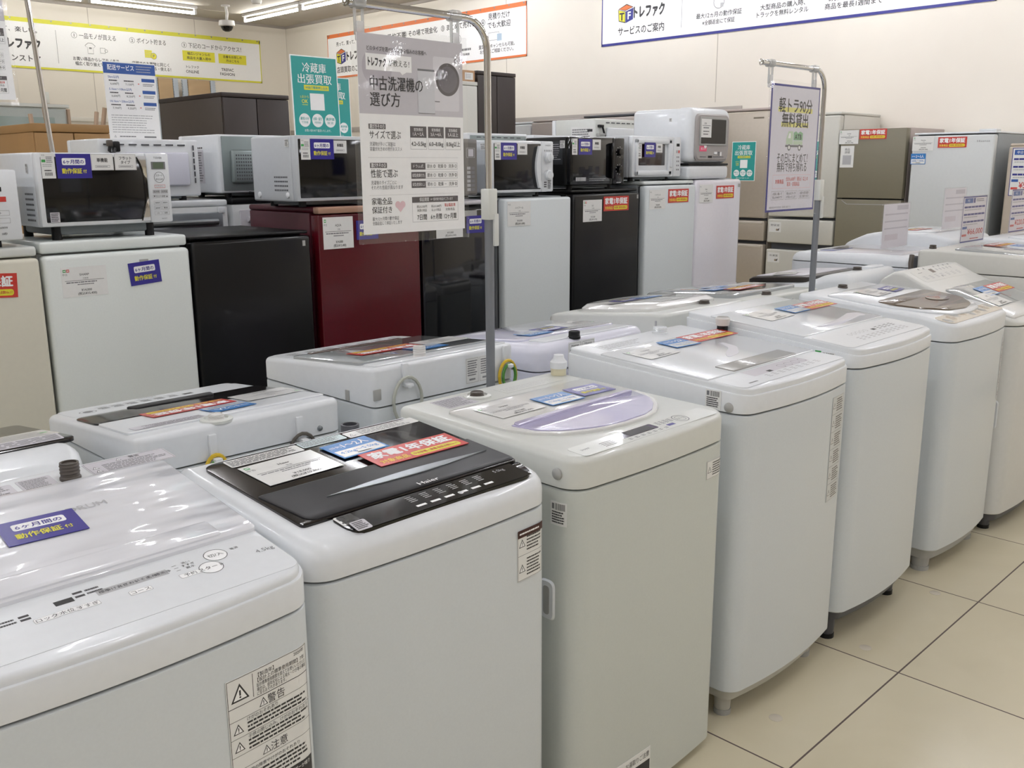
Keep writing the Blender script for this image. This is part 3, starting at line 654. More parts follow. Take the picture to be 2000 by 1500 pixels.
def f(s):
    X = lambda x: x+.225; Y = lambda y: y
    s.rect(X(-.094), Y(.02), X(.034), Y(.048), mat('indigo_display', '352F5E', .1, coat=1), 1, .006); s.rect(X(-.06), Y(.022), X(.02), Y(.046), DARK, 2)
    s.ring(X(.122), Y(.03), .02, .002, INKG, 2); s.ring(X(.122), Y(.03), .013, .001, INKG, 2); s.text('スタート', X(.122), Y(.03), .007, INK); s.rect(X(.058), Y(.012), X(.082), Y(.022), VIOL)
    for i in range(7): s.lines(X(-.08+.02*i), Y(.006), X(-.068+.02*i), Y(.015), 2, INKG)
    for i in range(4): s.lines(X(.045+.014*i), Y(.028), X(.056+.014*i), Y(.046), 4, INKG)
    s.lines(X(-.15), Y(.01), X(-.11), Y(.034), 4, INK, fill=.35); s.text('SHARP', X(-.195), Y(.028), .008, INKG)
wpanel(W, 'control_panel', -.225, .004, .225, .056, PLASTC, f, r=.012)
plug(W, -.288, .795, GREYP)
putf(('code',), W, -.285, .715, (.75, .95))
putf(('warn', 1, False), W, .205, .71, (.95, .85))
s = Sheet(.12, .06, CARD, t=.0006); s.rect(.002, .002, .118, .03, INK); s.text('お願い', .03, .016, .014, PAPER); s.text('お湯取りご注意', .075, .045, .014, INK, w=.08); me = s.mesh('notice_label', None); me['dim'] = (.12, .06); obj('notice_label', bent(W, me, (1, 1), -.075, .095), W.root)
side_grip(W, .068, .53, h=.085, wd=.04)
g = G().lathe([(.02, 0), (.02, .018), (.017, .02)], mat('yellowed_plastic', 'D9D2B4', .3, coat=.4), 16).lathe([(.022, .018), (.022, .034), (.015, .042), (.013, .052), (.005, .053)], PLAST, 16)
obj('hose_connector', g, W.root, M=Matrix.Translation((.235, .49, W.z(.5))))

W = washer(FR+'with shiny grey strip on its lid front, front row', 1.855, 2.38, 1.10, .55, .088, .80, [(0, .862), (.02, .864), (.55, .892)], bow=.024, r=.045, rt=.005, step=.015, base=mat('pale_grey_base', 'B7B5AC', .5), foot=GREYP)
plate(W, 'lid', rpoly([(-.2545, .105), (.2545, .105), (.2545, .435), (-.2545, .435)], .004), mat('pearl_white_lid', 'E6E9EC', .2, coat=.4, bump=.05, scale=5), t=.003, b=.0015)
plate(W, 'lid_grip', rect(-.14, .107, .165, .163, .004), mat('grey_mirror_strip', 'A09E9A', .25, coat=.3), t=.003, b=.001, dz=.003, label='shiny grey grip strip')
plate(W, 'lid_print', rpoly([(-.02, .2), (.05, .21), (.12, .26), (.13, .33), (.08, .26), (.02, .235)], .02), mat('silver_print', 'CFCFDB', .2, coat=.5), t=.0005, b=.0001, dz=.003)
def f(s):
    X = lambda x: x+.25; Y = lambda y: y-.01
    s.rect(X(-.13), Y(.055), X(.14), Y(.098), PAPERG); s.rect(X(-.06), Y(.056), X(-.04), Y(.068), DARK, 2)
    for i in range(9): s.lines(X(-.1+.03*i), Y(.03), X(-.082+.03*i), Y(.05), 3, INKL)
    for i in range(4): s.ring(X(.02+.035*i), Y(.07), .012, .0012, INKG, 2)
    s.lines(X(-.2), Y(.024), X(-.15), Y(.034), 1, INKG)
wpanel(W, 'control_panel', -.25, .01, .25, .1, PLAST, f, r=.02)
put(('year',), W.top(.164, .385, .005), W.L, 0, 0, -1)
put(('cap', '1～2人', '4.2kg～5.5kg'), W.top(.012, .378, .005), W.L, 0, 0, -3)
put(('price', 'TOSHIBA', '¥22,000', '¥24,200', 'g'), W.top(-.14, .355, .004), W.L, 0, 0, 2, (.9, .9))
wpanel(W, 'back_edge_print', -.2, .45, .0, .51, PLAST, lambda s: s.lines(.01, .01, .19, .05, 4, INKL))
inlet(W, .1, .505, PLAST, .02, .018)
obj('hose_elbow', G().tube([(0, 0, -.02), (0, 0, .035)], .016, DARK, 14).lathe([(.02, .03), (.022, .05), (.017, .055), (.014, .03)], LAMPW, 16), W.root, M=Matrix.Translation((.2795, .41, .872)))
plug(W, -.292, .815, GREYP)
putf(('code',), W, -.335, .828, (.85, .9))
putf(('warn', 6, True), W, .178, .635, (1.05, .95))

W = washer(FR+'on black feet with green sticker on its side', 2.415, 2.935, 1.10, .56, .103, .822, [(0, .876), (.03, .88), (.16, .893), (.56, .926)], bow=.026, r=.045, rt=.005, step=.017, base=DGREY, foot=DARK)
plate(W, 'lid', rpoly([(-.2525, .16), (.2525, .16), (.2525, .47), (-.2525, .47)], .004), mat('pearl_white_lid', 'E6E9EC'), t=.003, b=.0015)
plate(W, 'lid_print', rpoly([(-.14, .2), (.05, .215), (.2, .25), (.24, .23), (.21, .195), (.19, .205), (.0, .175)], .02), mat('silver_print', 'CFCFDB'), t=.0005, b=.0001, dz=.003)
def f(s):
    X = lambda x: x+.25; Y = lambda y: y-.02
    s.rect(X(.03), Y(.088), X(.052), Y(.1), DARK, 2)
    for i in range(10): s.lines(X(-.12+.032*i), Y(.045), X(-.1+.032*i), Y(.075), 3, INKL)
    for i in range(4): s.lines(X(.07+.03*i), Y(.085), X(.09+.03*i), Y(.11), 3, INKG)
    for i in range(5): s.ring(X(-.1+.025*i), Y(.1), .008, .001, INKG, 2)
wpanel(W, 'control_panel', -.25, .02, .25, .145, PLAST, f, r=.02)
put(('year',), W.top(.235, .371, .005), W.L, -.03, 0, 0, (.9, 1))
put(('cap', '1～2人', '4.2kg～5.5kg'), W.top(.07, .373, .005), W.L, 0, 0, 0)
put(('price', '日立', '¥25,000', '¥27,500', 'g'), W.top(-.085, .37, .004), W.L, 0, 0, 3)
putf(('code',), W, -.33, .848, (.8, .5))
s = Sheet(.018, .016, GRN, t=.0005); s.rect(.002, .006, .016, .011, PAPER); s.make('green_sticker', W.left(.122, .846), W.root, label='small green sticker')

W = washer(FR+'with smoked brown lid handle and brown floral front edge', 3.095, 3.6, 1.10, .55, .085, .803, [(0, .862), (.03, .868), (.12, .884), (.55, .918)], bow=.022, r=.05, rt=.014, base=GREYP, foot=GREYP, foot_r=.027, skirt=.035)
plate(W, 'lid', rpoly([(-.215, .46), (-.232, .26), (-.20, .12), (-.10, .052), (.04, .045), (.14, .06), (.225, .15), (.245, .3), (.23, .46)], .03), mat('pearl_white_lid', 'E9E9EB'), t=.007, b=.004)
SMOKE = mat('smoked_brown_plastic', '5C4F42', .22, coat=.3, noise=.1)
plate(W, 'lid_handle', rpoly([(-.19, .285), (-.205, .22), (-.175, .135), (-.09, .08), (.03, .066), (.13, .085), (.205, .15), (.232, .24), (.228, .295)], .02), SMOKE, t=.005, b=.004, dz=.007, label='smoked brown lid handle')
obj('handle_grip', G().lathe([(.06, 0), (.06, .0015), (.05, .002), (.002, .001)], mat('smoked_dark', '4A3524', .12, coat=1), 24), W.L, M=W.top(.08, .185, .0125) @ Matrix.Diagonal((1, .6, 1, 1)))
put(('six',), W.top(.12, .37, .009), W.L, 0, 0, 6, (.95, .9)); put(('price', 'HITACHI', '¥28,000', '¥30,800', 'g'), W.top(-.02, .375, .009), W.L, 0, 0, 3, (.9, .9))
FLW = mat('flower_print', 'A5947F', .25, noise=.45, scale=30, coat=.6)
def f(s):
    for i in range(9):
        x = .03+.052*i; y = random.uniform(.02, .05)
        for a in range(5): s.circ(x+.011*math.cos(a*1.257), y+.011*math.sin(a*1.257), .009, FLW if i % 2 else GREYP, 1+a % 2, 10)
wpanel(W, 'control_panel', -.24, .008, .24, .075, mat('champagne_print', 'CFC4B2', .25, coat=.6, noise=.1, scale=20), f, r=.03, label='champagne strip with flower print')
inlet(W, .02, .51, BROWNH, .016, .012)
putf(('warn', 5, True), W, .225, .655, (.8, .9))

W = washer('washing machine with raised rear control panel and grey glass lid, at right edge', 3.645, 4.2, 1.08, .52, .07, .79, [(0, .81), (.1, .838), (.28, .893), (.34, .915), (.43, .958), (.47, .955), (.52, .915)], bow=.02, r=.06, rt=.012, MB=mat('warm_white_enamel', 'D6D6D2', .3, coat=.2), MT=mat('warm_white_plastic', 'D9D9D5', .3, coat=.3), foot=DARK, base=DGREY)
plate(W, 'lid', rpoly([(-.23, .04), (.23, .04), (.23, .285), (-.23, .285)], .03), mat('grey_glass_lid', 'A3A7A8', .06, coat=1), t=.006, b=.003, label='grey glass lid')
plate(W, 'lid_frame', rpoly([(-.255, .02), (.255, .02), (.255, .10), (-.255, .10)], .02), mat('warm_white_gloss', 'D9D9D6', .2, coat=.6, bump=.05, scale=12), t=.008, b=.004)
def f(s):
    s.rect(.17, .05, .205, .075, mat('brown_display', '5A4C48', .2)); s.lines(.05, .06, .09, .064, 1, DARK)
    for i in range(7): s.lines(.04+.055*i, .015, .07+.055*i, .04, 3, INKL); s.circ(.1+.05*i, .085 if i != 2 else .02, .005, INKG)
    for i in range(5): s.circ(.24+.035*i, .065, .008, INKL)
wpanel(W, 'control_panel', -.23, .345, .23, .425, mat('warm_white_plastic', 'D9D9D5'), f, r=.02)
put(('year',), W.top(.155, .21, .008), W.L, 0, 0, 0, (.9, .9)); put(('cap', '3～4人', '6.0kg～8.0kg'), W.top(.0, .205, .008), W.L, 0, 0, 0); put(('price', '東芝', '¥35,000', '¥38,500', 'g'), W.top(-.09, .15, .008), W.L, 0, 0, 0)
side_grip(W, .06, .46)
put(('code',), frame((-.2775, .06, .74), (0, -1, 0), (0, 0, 1)), W.root, 0, 0, 0, (.8, .7), dz=.002)

W = washer('off white washing machine standing under the acrylic price sign reading 66,000', 4.3, 4.87, 1.08, .64, .07, .9, [(0, .935), (.1, .965), (.2, .985), (.6, .995), (.64, .985)], bow=.02, r=.05, rt=.012, MB=mat('off_white_enamel', 'D0CFC8', .3, coat=.2), MT=mat('off_white_plastic', 'D3D2CB', .3, coat=.3))
plate(W, 'lid', rpoly([(-.24, .1), (.24, .1), (.24, .5), (-.24, .5)], .03), mat('grey_glass_lid', 'A3A7A8', .06, coat=1), t=.01, b=.005, label='grey glass lid')
obj('drain_hose_end', G().tube([(-.29, .655, .86), (-.30, .657, .93), (-.285, .66, .965)], .011, BROWNH, 10).rbox(-.262, .642, .86, -.24, .668, .96, .006, DGREY).rbox(-.225, .642, .87, -.18, .672, .9, .008, BROWNH), W.root)
inlet(W, -.21, .6, BROWNH, .014, .014)
put(('year',), W.top(.1, .42, .011), W.L, 0, 0, 0); put(('cap', '3～4人', '6.0kg～8.0kg'), W.top(.12, .33, .011), W.L, 0, 0, 0)

W = washer('white washing machine under the sign reading 220,000 at far right edge', 4.98, 5.58, 1.08, .66, .07, .9, [(0, .93), (.1, .96), (.3, 1.0), (.62, 1.01), (.66, .995)], bow=.02, r=.05, rt=.012)
plate(W, 'lid', rpoly([(-.25, .1), (.25, .1), (.25, .5), (-.25, .5)], .03), mat('pearl_white_lid', 'E2E3E6'), t=.012, b=.006)
put(('year',), W.top(.0, .42, .013), W.L, 0, 0, 0)

# --- rear row, backs turned to the camera ---
BK = 'white washing machine seen from behind '
W = washer(BK+'with round rear edge, cut off at left edge', .13, .668, 2.35, .53, .07, .72, [(0, .775), (.04, .785), (.4, .835), (.47, .832), (.53, .80)], True, .012, .05, .06, .03)
plate(W, 'lid', rpoly([(-.275, .08), (.25, .08), (.25, .44), (-.275, .44)], .02), BLKLID, t=.004, label='black lid')
wpanel(W, 'price_card', -.265, .27, -.08, .385, CARD, lambda s: (s.lines(.02, .02, .17, .1, 4, INKG, fill=.3), s.rect(.008, .05, .022, .06, GRN)), dz=.0052)
wpanel(W, 'warning_label', -.255, .39, .2, .432, PAPERG, lambda s: s.lines(.005, .004, .45, .038, 5, INKG), dz=.0052)

W = washer(BK+'with black lid band and brown cable loop', .755, 1.255, 2.35, .53, .07, .752, [(0, .785), (.05, .793), (.53, .833)], True, .012, .05, .03, .014)
plate(W, 'lid', rpoly([(-.235, .165), (.235, .165), (.235, .30), (-.235, .30)], .02), BLKLID, t=.004, label='black lid band'); plate(W, 'rear_lid', rpoly([(-.235, .30), (.235, .30), (.24, .47), (-.24, .47)], .01), PLAST, t=.005)
plate(W, 'lid_grip', rpoly([(-.11, .15), (.11, .15), (.1, .19), (-.1, .19)], .01), BLKM, t=.004, dz=.003)
put(('year',), W.top(.035, .325, .0065), W.L, 0, 0, 1); put(('cap', '1～2人', '4.2kg～5.5kg'), W.top(-.02, .405, .0065), W.L, 0, 0, 3); put(('price', 'Haier', '¥20,000', '¥22,000', 'g'), W.top(-.16, .335, .0065), W.L, 0, 0)
wpanel(W, 'warning_label', .06, .425, .22, .462, PAPERG, lambda s: s.lines(.004, .004, .155, .034, 4, INKG), dz=.0062)
def f(s):
    s.rect(.13, .05, .155, .07, DARK); s.ring(.40, .07, .02, .002, INKG); s.circ(.40, .07, .012, INKG)
    for i in range(6): s.lines(.17+.035*i, .04, .195+.035*i, .07, 3, INK); s.rect(.17+.035*i, .03, .195+.035*i, .034, INKL)
    s.text('Hisense', .23, .012, .014, INKG)
wpanel(W, 'control_panel', -.225, .02, .225, .135, PLAST, f, r=.02)
inlet(W, .057, .497, LAMPW, .016, .014, collar=PLASTC)
GY = mat('earth_wire_yellow', 'D9B62E', .4); GGN = mat('earth_wire_green', '4E8A3A', .4); CBL = mat('grey_cable', 'B8BAB0', .45); BRC = mat('brown_cable', '55504A', .45)
loop(W, .088, .735, GY, .024, GGN); loop(W, -.127, .722, BRC, .036)
obj('rear_screw', G().lathe([(.007, 0), (.006, .004), (.002, .006)], STEEL, 12), W.root, M=frame((-.182, .53, .77), (-1, 0, 0), (0, 0, 1)) )

W = washer(BK+'with grey glass lid and looped grey power cord', 1.345, 1.835, 2.35, .53, .07, .785, [(0, .842), (.05, .848), (.53, .886)], True, .012, .05, .02, .012)
plate(W, 'lid', rpoly([(-.225, .14), (.225, .14), (.225, .45), (-.225, .45)], .012), mat('grey_glass_lid', 'A3A7A8', .06, coat=1), t=.007, b=.002, label='grey glass lid')
plate(W, 'lid_grip', rect(-.14, .145, .18, .165, .004), mat('brown_display', '5A4C48', .2), t=.003, b=.001, dz=.007)
put(('year',), W.top(.04, .312, .0085), W.L, 0, 0, 0); put(('cap', '1～2人', '4.2kg～5.5kg'), W.top(-.04, .39, .0085), W.L, 0, 0, 0); put(('price', 'TOSHIBA', '¥24,000', '¥26,400', 'g'), W.top(-.15, .325, .0085), W.L, 0, 0)
wpanel(W, 'control_panel', -.22, .02, .22, .13, PLAST, lambda s: [s.lines(.02+.06*i, .03, .06+.06*i, .09, 5, INKG) for i in range(7)], r=.02)
plate(W, 'rear_strip', rect(-.225, .46, .225, .515, .008), PLAST, t=.004, b=.002)
inlet(W, .06, .485, LAMPW, .016, .03)
s = Sheet(.095, .07, CARD, t=.0005)
for x0 in (.002, .05): s.box_line(x0, .002, x0+.043, .068, .0006, INKG); s.lines(x0+.004, .02, x0+.04, .064, 7, INKG); s.lines(x0+.01, .006, x0+.034, .016, 1, INKG)
s.make('rating_plate', W.rear(-.06, .797), W.root)
loop(W, .148, .792, CBL, .045); loop(W, -.205, .80, GY, .032, GGN)
obj('rear_latch', G().rbox(-.012, 0, -.014, .012, .004, .014, .002, GREYP), W.root, M=Matrix.Translation((.235, .53, .82)))
obj('side_slot', G().rbox(-.004, -.008, -.014, 0, .008, .014, .002, GREYP), W.root, M=Matrix.Translation((.2465, .42, .803)) )

W = washer(BK+'tinted lilac, with black hose cap and rating plate', 1.93, 2.45, 2.35, .53, .07, .78, [(0, .81), (.06, .822), (.25, .845), (.53, .862)], True, .012, .05, .05, .03, MB=LILACW, MT=mat('lilac_white_plastic', 'E4E4F0', .3, coat=.3))
plate(W, 'lid', rpoly([(-.23, .1), (.23, .1), (.23, .42), (-.23, .42)], .03), mat('lilac_white_lid', 'D8D8E8', .12, coat=1), t=.006, b=.003)
put(('cap', '1～2人', '4.2kg～5.5kg'), W.top(.1, .36, .0075), W.L, 0, 0, 0); put(('six',), W.top(.0, .33, .0075), W.L, 0, 0, 0); put(('price', 'ハイセンス', '¥19,000', '¥20,900', 'g'), W.top(-.13, .31, .0075), W.L, 0, 0)
plate(W, 'rear_strip', rect(-.2, .43, .2, .5, .01), PLAST, t=.004, b=.002)
inlet(W, .075, .505, DARK, .017, .02)
s = Sheet(.12, .09, CARD, t=.0005)
for x0 in (.004, .064): s.box_line(x0, .004, x0+.052, .086, .0007, INK); s.lines(x0+.004, .008, x0+.048, .07, 8, INK); s.text('Hisense', x0+.026, .079, .01, INK)
s.make('rating_plate', W.rear(.13, .765), W.root); loop(W, .11, .72, BRC, .035)

W = washer(BK+'with domed lid and black seam, cream left side showing', 2.53, 3.03, 2.35, .53, .07, .76, [(0, .825), (.06, .845), (.46, .882), (.53, .885)], True, .012, .05, .02, .012, MB=ENAMELC, MT=PLASTC)
plate(W, 'lid', rpoly([(-.2, .12), (-.1, .08), (.1, .08), (.2, .12), (.225, .3), (.2, .45), (-.2, .45), (-.225, .3)], .05), mat('pearl_lid', 'DBDCDC'), t=.022, b=.018)
plate(W, 'lid_seam', rpoly([(-.2, .255), (.2, .255), (.2, .262), (-.2, .262)], .001), DARK, t=.001, b=.0003, dz=.022)
put(('six',), W.top(.03, .2, .0225), W.L, 0, 0, 0); put(('cap', '1～2人', '4.2kg～5.5kg'), W.top(-.08, .21, .0225), W.L, 0, 0, 0); put(('price', 'SHARP', '¥16,000', '¥17,600', 'g'), W.top(.0, .35, .0225), W.L, 0, 0)
inlet(W, -.08, .47, BROWNH, .017, .012)
obj('side_notch', G().rbox(0, -.004, -.02, .002, .004, .012, .0008, INKL).rbox(0, -.003, -.036, .0025, .003, -.03, .0008, DARK), W.root, M=Matrix.Translation((.248, .50, .85)))
obj('tape_piece', G().rbox(0, -.02, -.015, .001, .02, .02, .0003, PLASTC), W.root, M=Matrix.Translation((.248, .36, .79)))

W = washer(BK+'with several overlapping cards on lid, left of second pole', 3.08, 3.6, 2.35, .53, .07, .785, [(0, .835), (.06, .85), (.53, .878)], True, .012, .05, .02, .012, MB=ENAMELC, MT=PLASTC)
plate(W, 'lid', rpoly([(-.25, .03), (.25, .03), (.24, .44), (-.24, .44)], .03), mat('grey_glass_lid', 'A3A7A8', .06, coat=1), t=.014, b=.006, label='clear grey lid')
for i, (k_, x, y, a) in enumerate(((('cap', '1～2人', '4.2kg～5.5kg'), .0, .2, 8), (('cap', '3～4人', '6.0kg～8.0kg'), .09, .26, -6), (('price', '三菱', '¥15,000', '¥16,500', 'g'), -.13, .27, 3), (('year',), .0, .34, 2))): put(k_, W.top(x, y, .016+.001*i), W.L, 0, 0, a)
inlet(W, .07, .48, BROWNH, .017, .013)
s = Sheet(.09, .02, CARD, t=.0005); s.text('三菱 5.5', .04, .01, .016, INK, w=.07); s.rect(.082, .002, .087, .018, INK); s.make('rating_plate', W.rear(-.02, .835) @ Matrix.Translation((-.06, 0, 0)), W.root)

W = washer(BK+'with black propped lid rim, right of the second pole', 3.86, 4.39, 2.35, .53, .07, .79, [(0, .82), (.06, .84), (.34, .862), (.42, .90), (.50, .905), (.53, .885)], True, .012, .06, .06, .035)
plate(W, 'lid', rpoly([(-.25, .03), (.25, .03), (.25, .33), (-.25, .33)], .03), mat('black_brown_lid', '2A2523', .3), t=.022, b=.008, label='black lid')
plate(W, 'lid_top', rpoly([(-.22, .05), (.22, .05), (.22, .3), (-.22, .3)], .03), PAPERG, t=.004, b=.002, dz=.022)
put(('price', '日立', '¥18,000', '¥19,800', ''), W.top(.15, .17, .028), W.L, 0, 0, 20)
inlet(W, .02, .45, BROWNH, .018, .014); plate(W, 'rear_cap', rpoly([(-.2, .42), (-.06, .42), (-.06, .48), (-.2, .48)], .02), PLAST, t=.01, b=.006)

# drum machine and domed machine further right
W = washer('white drum washing machine with flat top and dark grey rear, under clear sign stand', 4.44, 5.04, 2.42, .62, .07, .89, [(0, .925), (.05, .937), (.45, .947), (.62, .943)], True, .015, .05, .03, .03, MB=mat('light_grey_enamel', 'CDD0D4', .3, coat=.2))
plate(W, 'top_panel', rpoly([(-.26, .1), (.27, .1), (.27, .56), (-.26, .56)], .03), mat('silver_grey_top', 'CFCDD2', .2, coat=.5), t=.004, b=.002)
plate(W, 'top_display', rpoly([(.03, .13), (.24, .13), (.24, .21), (.03, .21)], .01), mat('blue_display', '3F4E86', .15, coat=.6), t=.002, b=.0006, dz=.004)
obj('rear_panel', G().rbox(-.27, 0, .1, .27, .01, .90, .004, DGREY), W.root, M=Matrix.Translation((0, .617, 0)))
W = washer('white domed washing machine with orange card behind the drum machine', 5.10, 5.68, 2.46, .6, .07, .90, [(0, .93), (.06, .96), (.14, .995), (.22, 1.008), (.48, 1.01), (.6, .98)], True, .02, .05, .05, .02)
plate(W, 'lid', rpoly([(-.24, .22), (.24, .22), (.24, .48), (-.24, .48)], .03), mat('pearl_white_lid', 'E2E3E6'), t=.006, b=.003)
put(('year',), W.top(.1, .34, .0075), W.L, 0, 0, 0)

# ------------------------------------------------------------ refrigerators
GASK = mat('door_gasket', '55565A', .7)
def fridge(label, xc, yf, wd, h, d, doors, md, mb, rz=0, mt=None, top_t=.02, door_t=.05, group='small refrigerators in a row', r=.012, top_over=0.0, handle=None, foot=True):
    R = Washer(); R.root = root = thing('refrigerator', label, 'refrigerator', (xc, yf, 0), rz, group); hw = wd/2
    obj('body', G().rbox(-hw+.002, door_t+.012, .03, hw-.002, d, h-top_t, .006, mb), root)
    if top_t: obj('top', G().rbox(-hw-top_over, door_t*.2+.006 if top_over >= 0 else door_t+.01, h-top_t+.0005, hw+top_over, d, h, min(.008, top_t*.4), mt or mb, 3), root)
    g = G().box(-hw+.012, door_t-.002, .06, hw-.012, door_t+.014, h-top_t-.01, GASK); obj('door_gasket', g, root)
    R.d = []
    hd = h-top_t if top_t else h
    for i, (z0, z1, m_) in enumerate(doors):
        o = obj('door' if z1-z0 > .3 else 'drawer', G().rbox(-hw, 0, z0, hw, door_t, z1, r, m_ or md, 3), root); R.d.append(o)
    if foot:
        for sx in (-1, 1):
            for y in (.06, d-.05): obj('foot', G().cyl((sx*(hw-.05), y), 0, .035, .018, DGREY, 12), root)
    R.front = lambda x, z, dz=.0008: frame((x, -dz, z), (1, 0, 0), (0, 0, 1)); R.hw = hw; R.h = h; R.D = R.d[-1]
    return R
YF = 3.05
WHT = mat('white_door', 'E5EAE7', .32, coat=.15, bump=.03, scale=180); WHB = mat('white_shell', 'DCDEDF', .4)
SIL = mat('silver_white_door', 'DDE3E5', .35, coat=.1, noise=.03, scale=120); SILB = mat('silver_shell', '8F9496', .45)
BEI = mat('beige_door', 'DAD6C6', .4); BLD = mat('black_door', '08080A', .28, coat=.1, noise=.2, spec=.3); BLB = mat('black_shell', '0A0A0B', .45, spec=.3)
REDD = mat('wine_red_door', '4E0814', .25, coat=.2, spec=.35, noise=.08); REDB = mat('wine_red_shell', '4A121E', .4); GOLD = mat('copper_trim', 'B08C78', .35, metal=.5)
NVD = mat('black_glass_door', '090A10', .06, coat=.4, noise=.2, spec=.4); LAV = mat('lavender_white_door', 'E6E3EA', .2, coat=.7)
F = fridge('beige small refrigerator at the left edge with a red warranty card', .785, YF, .484, 1.135, .5, [(.06, 1.10, None)], BEI, BEI, mt=PLASTC, top_t=.03)
put(('year',), F.front(.068, 1.03), F.D, 0, 0, -3)
F = fridge('white small refrigerator with violet warranty card, under the biggest microwave', 1.2745, YF, .474, 1.145, .5, [(.06, 1.103, None)], WHT, WHB, mt=WHT, top_t=.036, r=.014)
obj('price_card', card('price', 'SHARP', '¥14,000', '¥15,400', 'gr'), F.D, M=F.front(-.19, .972) @ Matrix.Scale(.93, 4)); put(('six',), F.front(.075, 1.03), F.D, 0, 0, 4)
s = Sheet(.03, .008, GREYP); s.make('badge', F.front(.06, 1.066), F.D)
F = fridge('black small refrigerator between the white one and the wine red one', 1.757, YF, .472, 1.135, .5, [(.06, 1.118, None)], BLD, BLB, top_t=.012)
s = Sheet(.012, .02, GREYP); s.make('badge', F.front(.2, 1.08), F.D)
F = fridge('wine red small refrigerator with copper top trim', 2.275, YF, .49, 1.218, .5, [(.06, 1.19, None)], REDD, REDB, mt=REDB, top_t=.022, r=.006)
obj('trim_strip', G().rbox(-.246, -.006, 1.1935, .246, .03, 1.2185, .004, GOLD), F.D, label='copper coloured top strip')
obj('price_card', card('price', 'AQUA', '¥14,000', '¥15,400', 'g'), F.D, M=F.front(-.225, 1.06) @ Matrix.Diagonal((.92, 1.2, 1, 1))); put(('six',), F.front(-.02, 1.125), F.D)
F = fridge('black glass fronted small refrigerator behind the washing machine poster and pole', 2.735, YF, .40, 1.222, .5, [(.06, 1.19, None)], NVD, BLB, mt=PAPERG, top_t=.02)
s = Sheet(.12, .025, GREYP); s.make('price_strip', F.front(-.01, 1.155), F.D); put(('six',), F.front(.10, 1.12), F.D); put(('price', 'Hisense', '¥15,000', '¥16,500', 'g'), F.front(-.05, 1.12), F.D)
F = fridge('silver white small refrigerator just right of the pole, one plain price card', 3.2415, YF, .45, 1.226, .5, [(.06, 1.222, None)], SIL, SILB, top_t=0)
put(('price', 'ハイアール', '¥10,000', '¥11,000', ''), F.front(-.135, 1.155), F.D, 0, 0, 0, (1, 1.1))
F = fridge('black small refrigerator with a red card beside its price card', 3.742, YF, .515, 1.252, .5, [(.06, 1.232, None)], BLD, BLB, top_t=.016)
put(('price', 'LG', '¥12,500', '¥13,750', 'gr'), F.front(-.12, 1.15), F.D, 0, 0, 0, (.95, 1.05)); put(('year',), F.front(.065, 1.18), F.D, 0, 0, 0, (.98, 1)); s = Sheet(.012, .02, GREYP); s.make('badge', F.front(.235, 1.20), F.D)
F = fridge('silver small refrigerator under the small white microwave, red card in its middle', 4.2835, YF, .453, 1.285, .5, [(.06, 1.262, None)], SIL, SILB, mt=WHT, top_t=.018)
put(('price', 'ハイセンス', '¥20,000', '¥22,000', ''), F.front(-.13, 1.19), F.D, 0, 0, 0, (.95, 1)); put(('year',), F.front(.06, 1.205), F.D, 0, 0, 0, (.92, 1))
F = fridge('lavender white small refrigerator under the dishwasher, last of the row', 4.75, YF, .465, 1.29, .5, [(.06, 1.286, None)], LAV, SILB, top_t=0, r=.02)
put(('price', 'Haier', '¥15,000', '¥16,500', ''), F.front(-.14, 1.21), F.D, 0, 0, 0, (.9, 1)); put(('year',), F.front(.055, 1.215), F.D, 0, 0, 0, (.9, 1)); s = Sheet(.03, .02, GREYP); s.make('badge', F.front(.19, 1.24), F.D)

# second row, backs towards the camera
def back_fridge(label, x0, x1, h, mtop, mback):
    R = fridge(label, (x0+x1)/2, 4.22, x1-x0, h, .5, [(.06, h-.03, None)], WHT, WHB, rz=PI, mt=mtop, top_t=.028, group='refrigerators facing away')
    g = G().rbox(-R.hw+.03, 0, .15, R.hw-.03, .012, h-.05, .006, mback)
    for k in range(2): g.tube([(-R.hw+.06, .02, h-.09-.06*k), (R.hw-.06, .02, h-.09-.06*k)], .012, mback, 10)
    obj('rear_panel', g, R.root, M=Matrix.Translation((0, .5, 0)))
    obj('hinge_cover', G().rbox(-R.hw+.02, 0, h-.055, -R.hw+.05, .014, h-.028, .003, PLAST), R.root, M=Matrix.Translation((0, .5, 0)))
back_fridge('refrigerator with white top and steel back standing behind the biggest microwave', 1.48, 2.03, 1.235, PLAST, STEEL)
back_fridge('refrigerator with black top and pale grey back beside the wine red one', 2.05, 2.46, 1.24, DARK, PAPERG)
back_fridge('refrigerator facing away, hidden behind the washing machine poster', 2.50, 2.98, 1.24, PLAST, STEEL)
back_fridge('refrigerator facing away behind the microwave with two knobs', 3.42, 3.91, 1.29, PLAST, GALV)
back_fridge('refrigerator facing away behind the black microwave', 3.94, 4.42, 1.30, PLAST, GALV)
back_fridge('refrigerator facing away behind the small white microwave', 4.45, 4.98, 1.335, PLAST, GALV)

